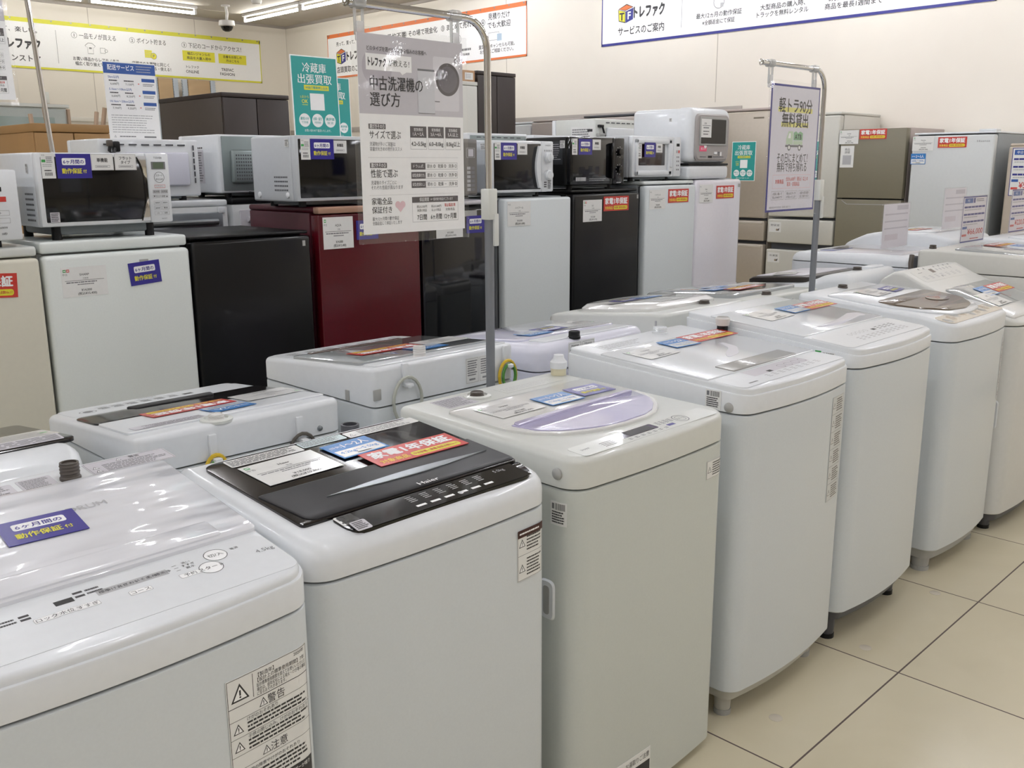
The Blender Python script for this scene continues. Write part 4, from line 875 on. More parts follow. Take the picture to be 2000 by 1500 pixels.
# tall ones against the right wall, facing left
def tall(label, y0, y1, h, doors, md, mb, **k):
    return fridge(label, 6.6, (y0+y1)/2, y1-y0, h, .66, doors, md, mb, rz=-PI/2, group='tall refrigerators along the right wall', door_t=.06, **k)
TAU = mat('taupe_door', 'B3A9A4', .4); CHA = mat('champagne_door', 'B4AA9C', .3, metal=.25, noise=.05, scale=40); OLI = mat('olive_brown_door', '7E7866', .4); OLB = mat('mauve_shell', 'B5A8A2', .5)
WHD = mat('ivory_door', 'CFCDC4', .35); BGD = mat('beige_gold_door', 'BBAFA0', .35)
tall('pale white tall refrigerator at the far end of the right wall', 6.33, 6.86, 1.775, [(.08, 1.0, None), (1.01, 1.75, None)], WHB, WHB)
tall('taupe tall refrigerator at the far end of the right wall, beside the white one', 5.72, 6.31, 1.785, [(.08, .9, None), (.91, 1.76, None)], TAU, TAU)
tall('dark topped taupe tall refrigerator behind the dishwasher', 5.10, 5.69, 1.80, [(.08, .9, None), (.91, 1.775, None)], TAU, TAU, mt=DGREY)
F = tall('champagne tall refrigerator with teal sign, beside the dishwasher', 3.83, 4.44, 1.79, [(.08, .43, None), (.445, .765, None), (.79, .945, None), (.965, 1.765, None)], CHA, CHA, mt=OLB)
s = Sheet(.09, .012, mat('champagne_badge', '8C8478', .3, metal=.5)); s.make('badge', F.front(.17, 1.71), F.D)
for z, k in ((.93, 2), (.75, 1), (.415, 0)): obj('drawer_handle', G().rbox(-.29, -.006, z-.012, .29, .02, z+.012, .006, mat('champagne_handle', 'C2BAAE', .3)), F.d[k])
F = tall('ivory tall refrigerator with two labelled drawers, behind the truck poster', 3.265, 3.80, 1.735, [(.08, .38, None), (.40, .735, None), (.785, .965, None), (.985, 1.71, None)], WHD, WHD)
F = F
for z, t_, k in ((.925, '野菜室', 2), (.695, '冷凍室', 1)):
    s = Sheet(.10, .075, CARD, 100, 75); s.text(t_, 50, 52, 16, INK, w=74); s.poly([(60, 10), (82, 12), (88, 30), (70, 22)], DGREY); s.circ(66, 18, 8, FLW, 2); s.make('drawer_label', F.front(-.25, z-.06), F.d[k])
F = tall('olive brown tall refrigerator with a paper label and a red card', 2.78, 3.25, 1.612, [(.08, .62, None), (.63, 1.122, None), (1.132, 1.608, None)], OLI, OLB, top_t=.0, r=.004)
put(('price', 'SHARP', '¥49,800', '¥54,780', 'g'), F.front(-.175, 1.555), F.D, 0, 0, 0, (.95, .95)); put(('year',), F.front(.0, 1.572), F.D, 0, 0, 0, (.95, .95))
s = Sheet(.10, .15, CARD); s.text('商品', .05, .125, .018, INK); s.text('詳細', .05, .105, .018, INK); s.rect(.018, .02, .082, .085, INKL); s.make('paper_label', F.front(-.23, 1.345), F.D)
s = Sheet(.36, .03, None); s.poly([(0, .03), (.04, .003), (.36, .003), (.36, .006), (.042, .006), (.004, .03)], INKL); s.make('recess_line', F.front(-.2, 1.085), F.d[1])
F = tall('white tall refrigerator with red and blue cards, beside the olive one', 2.21, 2.735, 1.57, [(.08, .60, None), (.61, 1.55, None)], mat('white_grey_door', 'D3D6D6', .35), SILB, mt=PLAST, top_t=.012)
put(('price', 'Hisense', '¥38,000', '¥41,800', 'g'), F.front(-.19, 1.50), F.D, 0, 0, 0, (.95, .95)); put(('year',), F.front(.0, 1.505), F.D, 0, 0, 0, (.9, .95)); put(('cap', '2～3人', '200L～300L'), F.front(-.215, 1.40), F.D, 0, 0, 0, (.95, .95))
s = Sheet(.09, .02, None); s.text('Hisense', .045, .01, .016, INKG, w=.08); s.make('badge', F.front(.15, 1.50), F.D); obj('hinge_cover', G().rbox(.15, .03, 1.57, .255, .12, 1.585, .004, PLAST), F.D)
F = tall('beige tall refrigerator with a blue and white price sheet, far right edge', 1.60, 2.12, 1.49, [(.08, .60, None), (.61, 1.47, None)], BGD, BGD)
s = Sheet(.09, .015, None); s.text('Hisense', .04, .007, .012, INKG); s.make('badge', F.front(-.2, 1.43), F.D)
def price_sheet(s, yen, sub=True):
    s.box_line(0, 0, 100, 150, 2, NAVY); s.rect(6, 128, 40, 144, DBLUE); s.text('中古', 22, 136, 9, PAPER); s.rect(42, 128, 50, 144, NAVY); s.lines(54, 131, 94, 142, 2, INKG)
    for y in (112, 88, 64):
        for i in range(6): s.rect(6+14.8*i, y, 19.6+14.8*i, y+6, NAVY)
        s.lines(8, y-9, 80, y-3, 1, INKL)
    s.rect(5, 44, 24, 52, DBLUE); s.rect(5, 20, 24, 27, RED); s.text(yen, 60, 34, 24, REDT, w=66, bold=.02); s.lines(40, 8, 80, 13, 1, REDT, fill=.7)
s = Sheet(.21, .297, CARD, 100, 150); price_sheet(s, '¥55,000'); s.make('price_sheet', F.front(-.235, 1.165), F.D)

# ------------------------------------------------------------ microwaves and the dishwasher
def microwave(label, x0, x1, yf, z0, h, d, style, mcase, mfront, mwin, back=False, xs=.72, feet=.02, vents=(0, 0), wm=(.014, .006, .014, .012)):
    R = Washer(); wd = x1-x0; hw = wd/2; R.hw = hw; R.root = root = thing('microwave', label, 'microwave', ((x0+x1)/2, yf, z0), PI if back else 0, 'second hand microwaves')
    R.front = lambda x, z, dz=.001: frame((x, -dz, z), (1, 0, 0), (0, 0, 1)); R.rear = lambda x, z, dz=.001: frame((x, d+dz, z), (-1, 0, 0), (0, 0, 1)); R.left = lambda y, z: frame((-hw-.0008, y, z), (0, -1, 0), (0, 0, 1))
    g = G().rbox(-hw, .03, feet, hw, d, h, .008, mcase, 3)
    if vents[0]:
        nr, nc, y0, zz = vents
        for i in range(nr):
            for j in range(nc): g.box(-hw-.0006, y0+.012*j, zz+.016*i, -hw+.001, y0+.012*j+.008, zz+.016*i+.006, DGREY)
    obj('case', g, root)
    xd = -hw+wd*xs
    for sx in (-1, 1):
        for y in (.06, d-.05): obj('foot', G().cyl((sx*(hw-.06), y), 0, feet+.003, .015, DARK, 12), root)
    R.xd = xd
    obj('underside', G().rbox(-hw+.05, .05, feet*.35, hw-.07, d-.04, feet+.004, min(.01, feet*.18), mat('underside_grey', '7B8184', .5)), root)
    g = G().rbox(-hw, 0, feet+.002, xd-.001, .029, h-.0005, .006, mfront, 2); R.door = obj('door', g, root)
    obj('door_window', G().rbox(-hw+wm[0], -.002, feet+wm[2], xd-wm[1], .01, h-wm[3], .004, mwin, 2), R.door)
    g = G().rbox(xd+.0005, 0, feet+.002, hw, .029, h-.0005, .006, mfront, 2); R.panel = obj('control_panel', g, root)
    return R
def back_detail(R, h, d, mt, holes=True, plugs=False, steel=None):
    g = G().rbox(-R.hw+.05, 0, .06, R.hw-.1, .014, h-.05, .012, steel or mt, 3)
    if steel: g.rbox(-R.hw+.015, 0, .03, R.hw-.015, .004, h-.012, .003, steel)
    if holes:
        for i in range(7): g.box(-R.hw+.06+.05*i, 0, h-.024, -R.hw+.09+.05*i, .0048, h-.019, DGREY)
        for i in range(6): g.box(-R.hw+.022, 0, .07+.026*i, -R.hw+.026, .0048, .09+.026*i, DGREY)
    obj('rear_panel', g, R.root, M=Matrix.Translation((0, d, 0)))
    if plugs:
        g = G().rbox(R.hw-.075, 0, h-.05, R.hw-.05, .03, h-.01, .006, DARK).tube([(R.hw-.06, .02, h-.03), (R.hw-.04, .035, h-.06), (R.hw-.03, .03, h-.045), (R.hw-.035, .03, h-.02)], .007, DARK, 8).rbox(R.hw-.042, .02, h-.03, R.hw-.022, .042, h-.006, .004, BROWNH)
        obj('power_cord', g, R.root, M=Matrix.Translation((0, d, 0)))
# left edge fragment
R = microwave('white microwave cut off at the left edge, only its button panel showing', .50, .993, 3.06, 1.135, .228, .33, 'b', PLAST, PLAST, BLKG, xs=.74)
s = Sheet(.115, .19, None); s.rect(.01, .145, .075, .158, DARK); s.rect(.05, .115, .085, .13, RED); s.rect(.012, .115, .045, .13, PAPERG); s.text('あたため', .028, .122, .007, INK)
for i in range(2): s.box_line(.015, .075-.022*i, .09, .09-.022*i, .001, INKL); s.text(('スタート', '解凍')[i], .052, .0825-.022*i, .008, INK)
for i in range(4): s.text(('500W', '600W', '1分', '10秒')[i], .03+.04*(i % 2), .04-.018*(i//2), .008, INK)
s.make('panel_print', R.front(.125, .02), R.panel)
# biggest microwave
R = microwave('white microwave with large black window and button panel, on the white refrigerator', 1.057, 1.478, 3.08, 1.145, .268, .36, 'b', PLAST, PLAST, BLKG, xs=.815, feet=.042, vents=(6, 6, .05, .06))
obj('handle', G().loft([[(x, y, z) for x, y in ((-.03+.024*math.sin(PI*u), -.0025), (-.028+.024*math.sin(PI*u), -.007), (-.004, -.012), (0, -.0025))] for u, z in [(k/12, .052+.206*k/12) for k in range(13)]], CHROME, M=Matrix.Translation((R.xd-.002, 0, 0))), R.door, label='chrome door edge')
s = Sheet(.075, .21, None); s.text('TOSHIBA', .038, .203, .0085, INK, w=.028); s.rect(.014, .166, .062, .19, INKG); s.rect(.02, .168, .056, .188, mat('lcd_green', '5E6B58', .3), 2)
s.ring(.038, .14, .0175, .0012, INK); s.text('スタート', .038, .146, .008, INK, w=.024); s.text('あたため', .038, .134, .007, INK, w=.024); s.box_line(.02, .106, .056, .116, .0008, RED); s.text('とりけし', .038, .111, .006, INKG)
for i in range(2): s.rect(.012+.027*i, .088, .037+.027*i, .1, INKL); s.text(('飲み物', 'お弁当')[i], .0245+.027*i, .094, .006, INK)
s.box_line(.012, .074, .064, .083, .0007, INKL); s.text('▼ 仕上り調節 ▲', .038, .0785, .006, INK)
for r_ in range(3):
    for c_ in range(2): s.box_line(.013+.027*c_, .052-.017*r_, .037+.027*c_, .064-.017*r_, .0007, INKL); s.text((('500W', '600W'), ('200W', '解凍'), ('1分', '10秒'))[r_][c_], .025+.027*c_, .058-.017*r_, .006, INK)
s.text('ER-SS17', .045, .006, .005, INKG); s.make('panel_print', R.front(R.hw-.076, .05), R.panel)
put(('ticket',), R.front(-.175, .228), R.door, 0, 0, 0, (.95, 1)); put(('six',), R.front(-.098, .227), R.door); put(('tag', '単機能', ''), R.front(-.01, .239), R.door); put(('tag', 'フラット', 'タイプ'), R.front(.064, .239), R.door)
s = Sheet(.028, .03, PAPERG); s.lines(.002, .002, .026, .028, 5, INK); s.make('sticker', R.front(-.185, .058, .003), R.door)
put(('code',), R.left(.075, .22), R.root, 0, 0, 0, (.3, .6))
# silver one on the wine red refrigerator
R = microwave('silver sided microwave with black door, on the wine red refrigerator', 1.965, 2.44, 3.08, 1.218, .262, .31, 'b', mat('silver_case', 'C3C7CB', .35, metal=.1), mat('silver_case', 'C3C7CB'), BLKG, xs=.80, vents=(4, 8, .06, .06))
put(('ticket',), R.front(-.192, .212), R.door); put(('six',), R.front(-.12, .213), R.door); put(('tag', '単機能', ''), R.front(-.038, .222), R.door, 0, 0, 0, (.85, .95))
for y in (.06, .26): obj('rivet', G().lathe([(.011, 0), (.01, .004), (.004, .006)], PLAST, 14), R.root, M=R.left(y, .045))
put(('code',), R.left(.05, .235), R.root, 0, 0, 0, (.5, .55))
s = Sheet(.07, .2, BLKG); s.lines(.01, .02, .06, .18, 8, INKL, fill=.25); s.make('panel_print', R.front(.157, .04), R.panel)
# one mostly behind the poster
R = microwave('microwave with dark grey control panel, mostly behind the washing machine poster', 2.47, 2.862, 3.06, 1.222, .258, .3, 'b', mat('silver_case', 'C3C7CB'), mat('grey_front', '6E6B68', .35), BLKG, xs=.80)
s = Sheet(.07, .21, mat('grey_front', '6E6B68')); s.box_line(.01, .15, .058, .19, .002, INKL); s.rect(.02, .155, .05, .185, PAPERG, 2)
for i in range(6): s.rect(.012, .1-.018*i, .032, .112-.018*i, INKL); s.rect(.036, .1-.018*i, .056, .112-.018*i, INKG)
s.make('panel_print', R.front(.122, .03), R.panel)
# two knobs
R = microwave('white microwave with two round knobs and curved black door, right of the pole', 2.965, 3.37, 3.08, 1.226, .252, .29, 'b', mat('silver_case', 'C3C7CB'), PLAST, BLKG, xs=.80, vents=(8, 2, .11, .05))
obj('handle', G().loft([[(x, y, z) for x, y in ((-.004-.02*math.sin(PI*u), -.002), (-.004-.02*math.sin(PI*u), -.014), (.012-.012*math.sin(PI*u), -.016), (.02, -.002))] for u, z in [(k/10, .04+.19*k/10) for k in range(11)]], PLAST, M=Matrix.Translation((R.xd-.024, 0, 0))), R.door)
for z in (.178, .098): obj('knob', G().lathe([(.024, 0), (.023, .012), (.02, .014), (.019, .02), (.002, .021)], PLAST, 24).rbox(-.004, -.018, .018, .004, .018, .026, .002, PLAST), R.panel, M=R.front(.162, z))
s = Sheet(.07, .23, None); s.text('YAMAZEN', .035, .213, .008, INKG)
for i in range(5): s.rect(.012+.011*i, .185, .016+.011*i, .193, INKG)
s.lines(.01, .02, .03, .05, 3, INK); s.lines(.036, .015, .06, .055, 6, INK); s.make('panel_print', R.front(.127, .02), R.panel)
put(('ticket',), R.front(-.165, .205), R.door, 0, 0, 0, (.9, 1)); put(('six',), R.front(-.095, .205), R.door, 0, 0, 0, (.95, 1)); put(('tag', '単機能', ''), R.front(-.008, .215), R.door, 0, 0, 0, (.9, 1))
put(('code',), R.left(.05, .225), R.root, 0, 0, 0, (.7, .6))
# black one
R = microwave('glossy black microwave on the black refrigerator, right of the two knob one', 3.49, 3.905, 3.08, 1.252, .25, .30, 'b', BLB, BLKG, mat('black_window', '0C0D0F', .08, coat=.3), xs=.78)
s = Sheet(.14, .11, mat('dark_notice', '2B2D31', .3)); s.lines(.01, .02, .13, .10, 8, INKL, fill=.3); s.rect(.01, .006, .07, .016, PAPER); s.make('side_notice', R.left(.19, .12), R.root)
put(('code',), R.left(.05, .215), R.root, 0, 0, 0, (.6, .7))
put(('ticket',), R.front(-.178, .203), R.door, 0, 0, 0, (.9, 1)); put(('six',), R.front(-.1, .203), R.door, 0, 0, 0, (.95, 1)); put(('tag', '単機能', ''), R.front(-.015, .214), R.door, 0, 0, 0, (.9, 1))
s = Sheet(.07, .05, mat('grey_sticker', '6A6A6C', .3)); s.lines(.01, .01, .06, .03, 2, DARK); s.make('sticker', R.front(-.045, .14), R.door)
obj('handle', G().rbox(-.006, -.02, .05, .008, -.001, .225, .006, BLKG), R.door, M=Matrix.Translation((R.xd-.02, 0, 0)))
for z in (.18, .095): obj('knob', G().lathe([(.018, 0), (.017, .014), (.002, .016)], BLKG, 20), R.panel, M=R.front(.165, z))
s = Sheet(.07, .22, None)
for z in (.16, .075):
    for k in range(9): a = k*.7; s.rect(.035+.025*math.cos(a)-.001, z+.025*math.sin(a)-.001, .035+.025*math.cos(a)+.002, z+.025*math.sin(a)+.002, PAPER)
s.lines(.015, .005, .055, .015, 1, INKL); s.make('panel_print', R.front(.13, .02), R.panel)
s = Sheet(.24, .03, None); s.lines(.0, .004, .08, .026, 1, INKL, fill=.8); s.lines(.1, .004, .24, .02, 2, INKL, fill=.3); s.make('door_print', R.front(-.17, .035, .003), R.door)
# small white
R = microwave('small white microwave with brown window and moulded frame, beside the dishwasher', 3.972, 4.40, 3.08, 1.285, .23, .30, 'b', mat('pale_grey_case', 'C4C6C9', .4), PLAST, mat('brown_window', '2A1B1A', .15, coat=.6), xs=.84, wm=(.05, .08, .06, .04))
g = G()
for (a, b_, c, e) in ((-.195, .03, .115, .055), (-.195, .19, .115, .215), (-.195, .03, -.175, .215), (.085, .03, .115, .215)): g.rbox(a, -.012, b_, c, .002, e, .006, PLAST)
obj('window_frame', g, R.door); obj('handle', G().rbox(-.004, -.022, .07, .012, -.004, .19, .005, PLAST), R.door, M=Matrix.Translation((R.xd-.045, 0, 0)))
s = Sheet(.06, .2, None); s.rect(.016, .16, .044, .175, DARK); s.rect(.034, .125, .046, .14, REDT); s.rect(.014, .125, .028, .14, INKL)
for i in range(4): s.rect(.02, .1-.022*i, .028, .108-.022*i, INKG); s.rect(.034, .1-.022*i, .042, .108-.022*i, INKG)
s.make('panel_print', R.front(R.hw-.062, .02), R.panel)
put(('ticket',), R.front(-.16, .155, .0025), R.door, 0, 0, 0, (.85, 1)); put(('six',), R.front(-.085, .16, .013), R.door, 0, 0, 0, (.9, 1)); put(('tag', '単機能', ''), R.front(-.005, .17, .013), R.door, 0, 0, 0, (.8, .95))
# turned-away ones on the second row
R = microwave('white microwave showing its back and power plug, behind the biggest microwave', 1.522, 1.932, 4.06, 1.235, .242, .31, 'b', PLAST, PLAST, BLKG, True, feet=.018); back_detail(R, .242, .31, LILACW, plugs=True)
R = microwave('steel backed microwave with perforated white side, left of the silver sided one', 2.02, 2.45, 4.10, 1.24, .262, .35, 'b', PLAST, PLAST, BLKG, True, feet=.02)
g = G()
for i in range(10): g.box(0, .06+.016*i, .205, .0015, .07+.016*i, .212, DGREY)
for i in range(11): g.box(0, .07, .06+.012*i, .0015, .08, .067+.012*i, DGREY)
obj('vent_holes', g, R.root, M=Matrix.Translation((R.hw-.0006, 0, 0)))
s = Sheet(.1, .14, PAPERG); s.lines(.006, .006, .094, .134, 12, INKG); s.make('side_notice', frame((R.hw+.0008, .12, .06), (0, 1, 0), (0, 0, 1)), R.root)
g = G().rbox(-.2, 0, .03, .2, .005, .255, .003, GALV).rbox(.06, 0, .06, .165, .022, .2, .012, GALV, 3).rbox(-.1, 0, .06, .03, .022, .2, .012, GALV, 3)
for i in range(7):
    for j in range(8): g.box(.075+.011*i, .02, .075+.014*j, .081+.011*i, .0228, .082+.014*j, DGREY)
obj('rear_panel', g, R.root, M=Matrix.Translation((0, .35, 0)))
obj('power_cord', G().tube([(.1, .03, .02), (.03, .06, .01), (-.05, .03, .012), (-.12, .05, .01), (-.18, .02, .02)], .006, DARK, 8).tube([(-.05, .045, .02), (-.09, .05, .035), (-.13, .04, .02)], .005, GY, 8), R.root, M=Matrix.Translation((0, .35, 0)))
R = microwave('white microwave facing away behind the washing machine poster, carrying a teal sign', 2.52, 2.96, 4.15, 1.24, .254, .32, 'b', PLAST, PLAST, BLKG, True); back_detail(R, .254, .32, PLAST)
R = microwave('white topped microwave with steel back, behind the one with two knobs', 3.45, 3.90, 4.08, 1.29, .248, .32, 'b', PLAST, PLAST, BLKG, True); back_detail(R, .248, .32, GALV, steel=GALV)
R = microwave('white microwave facing away behind the black microwave, only its top showing', 3.95, 4.38, 4.08, 1.30, .236, .32, 'b', PLAST, PLAST, BLKG, True); back_detail(R, .236, .32, PLAST)
R = microwave('tall white microwave facing away with a printed notice on its side, left of the dishwasher', 4.47, 4.96, 4.10, 1.335, .305, .35, 'b', PLASTC, PLAST, BLKG, True); back_detail(R, .305, .35, PLAST)
s = Sheet(.18, .12, CARD); s.lines(.01, .03, .17, .11, 6, INKG); s.rect(.13, .09, .17, .105, INK, 2); s.make('side_notice', frame((R.hw+.0008, .16, .14), (0, 1, 0), (0, 0, 1)), R.root)
obj('power_cord', G().rbox(R.hw-.06, 0, .255, R.hw-.02, .02, .27, .003, DARK).tube([(R.hw-.05, .015, .26), (R.hw-.07, .02, .2), (R.hw-.065, .02, .12)], .006, DARK, 8).rbox(R.hw-.06, 0, .2, R.hw-.01, .03, .22, .004, GREYP), R.root, M=Matrix.Translation((0, .35, 0)))

# dishwasher
t = thing('dishwasher', 'white countertop dishwasher with grey framed window, at the right end of the row', 'dishwasher', (4.648, 3.06, 1.29))
DS = PLAST
obj('case', G().rbox(-.20, .05, .012, .20, .40, .38, .03, DS, 4), t)
g = G().rbox(-.205, -.005, .085, .205, .08, .385, .045, DS, 5, only=lambda dd, m: abs(dd.y) > .9 or m.y < .0); obj('door', g, t)
g = G(); fo = rpoly([(-.165, .10), (.165, .10), (.165, .352), (-.165, .352)], .04, 6)
g.prism(fo, 0, .012, mat('taupe_grey_frame', 'A39E9C', .4), bev=.008); obj('window_frame', g, t, M=frame((0, -.005, 0), (1, 0, 0), (0, 0, 1)))
obj('window', G().prism(rpoly([(-.125, .19), (.125, .19), (.125, .325), (-.125, .325)], .012), 0, .003, BLKG, bev=.001), t, M=frame((0, -.0172, 0), (1, 0, 0), (0, 0, 1)))
for (a, b_, c, e) in ((-.13, .322, .13, .335), (-.13, .182, .13, .192), (-.135, .182, -.122, .335), (.122, .182, .135, .335)): obj('window_rim', G().rbox(a, -.022, b_, c, -.016, e, .003, GREYP), t)
s = Sheet(.1, .10, CARD); s.text('SDK', .04, .075, .012, INK); s.rect(.01, .062, .09, .064, INK); s.lines(.02, .045, .08, .058, 1, INKG); s.lines(.02, .01, .08, .04, 2, INK, fill=.3); s.make('price_card', frame((-.125, -.0215, .225), (1, 0, 0), (0, 0, 1)), t)
s = Sheet(.07, .03, PINK); s.text('省エネ', .035, .015, .014, PAPER); s.circ(.055, .028, .012, PAPER, 3); s.make('pink_sticker', frame((-.13, -.018, .15), (1, 0, 0), (0, 0, 1)), t)
s = Sheet(.29, .035, None); s.rect(.16, .02, .19, .034, PAPER); s.rect(.2, .012, .215, .034, INKG); s.rect(.22, .012, .235, .034, PAPER); s.rect(.1, .0, .14, .012, DARK); s.lines(.02, .0, .09, .012, 1, INKG); s.lines(.15, .0, .26, .012, 1, INKG); s.make('button_strip', frame((-.145, -.018, .115), (1, 0, 0), (0, 0, 1)), t)
obj('plinth', G().rbox(-.2, .0, .0, .2, .39, .075, .02, DS, 3), t); obj('seal', G().rbox(-.198, .004, .074, .198, .3, .0865, .003, DARK), t)
s = Sheet(.02, .02, CARD); s.lines(.002, .002, .018, .018, 4, INK); s.make('sticker', frame((-.2009, .14, .31), (0, -1, 0), (0, 0, 1)), t)

# ------------------------------------------------------------ signs standing on the appliances
def teal_sign(label, M, thin=False):
    s = Sheet(.21, .297, PAPER, 210, 297, t=.003); s.rect(4, 4, 206, 293, TEAL)
    s.text('冷蔵庫', 105, 253, 36, PAPER, w=106, bold=.015); s.text('出張買取', 105, 212, 36, PAPER, w=152, bold=.015)
    s.rect(54, 172, 166, 190, YEL, 2); s.text('WEBで簡単申し込み', 110, 181, 11, TEAL, w=100, bold=.02, l=3); s.rect(78, 98, 142, 160, PAPER, 2)
    s.text('1点から', 54, 146, 11, YEL); s.text('OK', 54, 130, 18, YEL, bold=.02); s.rect(42, 116, 66, 118, YEL, 2)
    for i, (a, b_) in enumerate((('最短10分', 'で到着'), ('出張・査定', '手数料無料'), ('高評価', '宣言'))):
        s.circ(48+58*i, 60, 25, PAPER, 2, 28); s.text(a, 48+58*i, 66, 11, TEAL, w=38, bold=.02, l=3); s.text(b_, 48+58*i, 52, 9, TEAL, w=30, l=3)
    s.text('お問い合わせで査定いたします。', 105, 22, 10, PAPER, w=120)
    o = s.make('standing_sign', M, label=label, cat='sign'); return o
def easel(o):
    obj('stand_foot', G().rbox(.04, .0, -.05, .17, .012, -.003, .002, PLAST), o)
o = teal_sign('teal A4 sign standing on the silver sided microwave', frame((2.047, 3.2, 1.481), (1, 0, 0), (0, .03, 1))); easel(o)
o = teal_sign('teal A4 sign half hidden behind the front teal one, further back', frame((2.678, 4.0, 1.495), (1, 0, 0), (0, .02, 1))); easel(o)
teal_sign('teal sign stuck on the champagne tall refrigerator right of the dishwasher', frame((6.596, 4.14, 1.246), (0, -1, 0), (0, 0, 1)))
teal_sign('teal sign stuck on the ivory tall refrigerator, half covered by the truck poster', frame((6.596, 3.592, 1.238), (0, -1, 0), (0, 0, 1)))
s = Sheet(.21, .297, PAPER, 210, 297, t=.002); s.rect(0, 252, 210, 293, DBLUE); s.text('配送サービス', 70, 275, 21, PAPER, w=106, bold=.02); s.lines(132, 258, 200, 288, 3, INKL, 2, .3)
for i, t_ in enumerate(('5km以内', '5.1km～10km以内', '10.1km～20km以内')):
    y = 205-46*i; s.text(t_, 16, y+34, 11, DBLUE, 'l', bold=.01); s.rect(150, y+20, 204, y+33, DBLUE); s.lines(18, y+16, 60, y+25, 1, INK, fill=.5); s.text(('6,600円', '6,600円', '7,700円')[i], 40, y+8, 10, INK); s.lines(78, y+16, 122, y+25, 1, INK, fill=.5); s.text(('7,150円', '8,250円', '9,350円')[i], 100, y+8, 10, INK); s.rect(134, y+10, 140, y+13, RED); s.lines(154, y+3, 204, y+14, 2, INKG)
s.lines(14, 24, 190, 98, 8, INKL, fill=.3); s.lines(40, 8, 120, 16, 1, INKG); s.rect(140, 8, 190, 14, INKG); tri_warn(s, 22, 12, 5, INKG)
o = s.make('standing_sign', frame((1.614, 3.85, 1.4775), (1, 0, 0), (0, .02, 1)), label='white sign with blue heading standing on the turned away microwave at left', cat='sign'); easel(o)

# ------------------------------------------------------------ posters on pole stands
FILMC = clear('clear_sleeve', opacity=.01, rough=.05, fmax=.2); ACRY = clear('clear_acrylic', 'F2EEF2', .02, .04, .1)
def pole(label, x, y, ztop, lean, xl, group):
    t = thing('pole_stand', label, 'pole stand', (x, y, 0), 0, group); t.rotation_euler = (0, lean, 0)
    zc = 1.24; r = .0085; b = .07; pts = [(0, 0, zc)]+[(0, 0, ztop-b-.3), (0, 0, ztop-b)]
    for k in range(1, 9): a = PI/2*k/8; pts.append((-b+b*math.cos(a), 0, ztop-b+b*math.sin(a)))
    pts.append((xl, 0, ztop)); obj('chrome_arm', G().tube(pts, r, CHROME, 16), t)
    obj('lower_pole', G().tube([(0, 0, .01), (0, 0, zc)], .0115, POLEG, 16), t)
    obj('clamp', G().rbox(-.015, -.016, zc-.005, .015, .014, zc+.07, .003, PLASTC).rbox(.002, -.018, zc-.07, .018, -.008, zc+.01, .003, PLASTC), t, label='cream height clamp')
    obj('base_plate', G().rbox(-.17, -.05, 0, .17, .05, .008, .003, POLEG), t)
    g = G(); g.tube([(xl+.006*math.cos(a)-.006, .0, ztop+.009*math.sin(a)) for a in [2*PI*k/12 for k in range(13)]], .0025, CHROME, 6); obj('end_ring', g, t)
    return t
def clips(t, xs, ztop, zb):
    for x in xs:
        obj('poster_clip', G().rbox(x-.016, -.014, ztop-.012, x+.016, .014, ztop+.012, .006, ACRYG).rbox(x-.012, -.006, zb, x-.008, .002, ztop-.005, .0015, ACRYG).rbox(x+.008, -.006, zb, x+.012, .002, ztop-.005, .0015, ACRYG).rbox(x-.009, -.009, zb-.012, x+.009, .003, zb+.028, .003, CLIPM), t)
ACRYG = clear('grey_clear_plastic', 'C9CBCB', .45, .1); CLIPM = clear('clear_clip', 'E8E8EA', .5, .1)
def sleeve(o, w_, h_, mg=.013):
    g = G().rbox(-mg, -mg*1.6, -.0035, w_+mg, h_+mg, .0022, .0012, FILMC); obj('clear_sleeve', g, o, label='clear plastic sleeve')
PW, PH = .297, .42
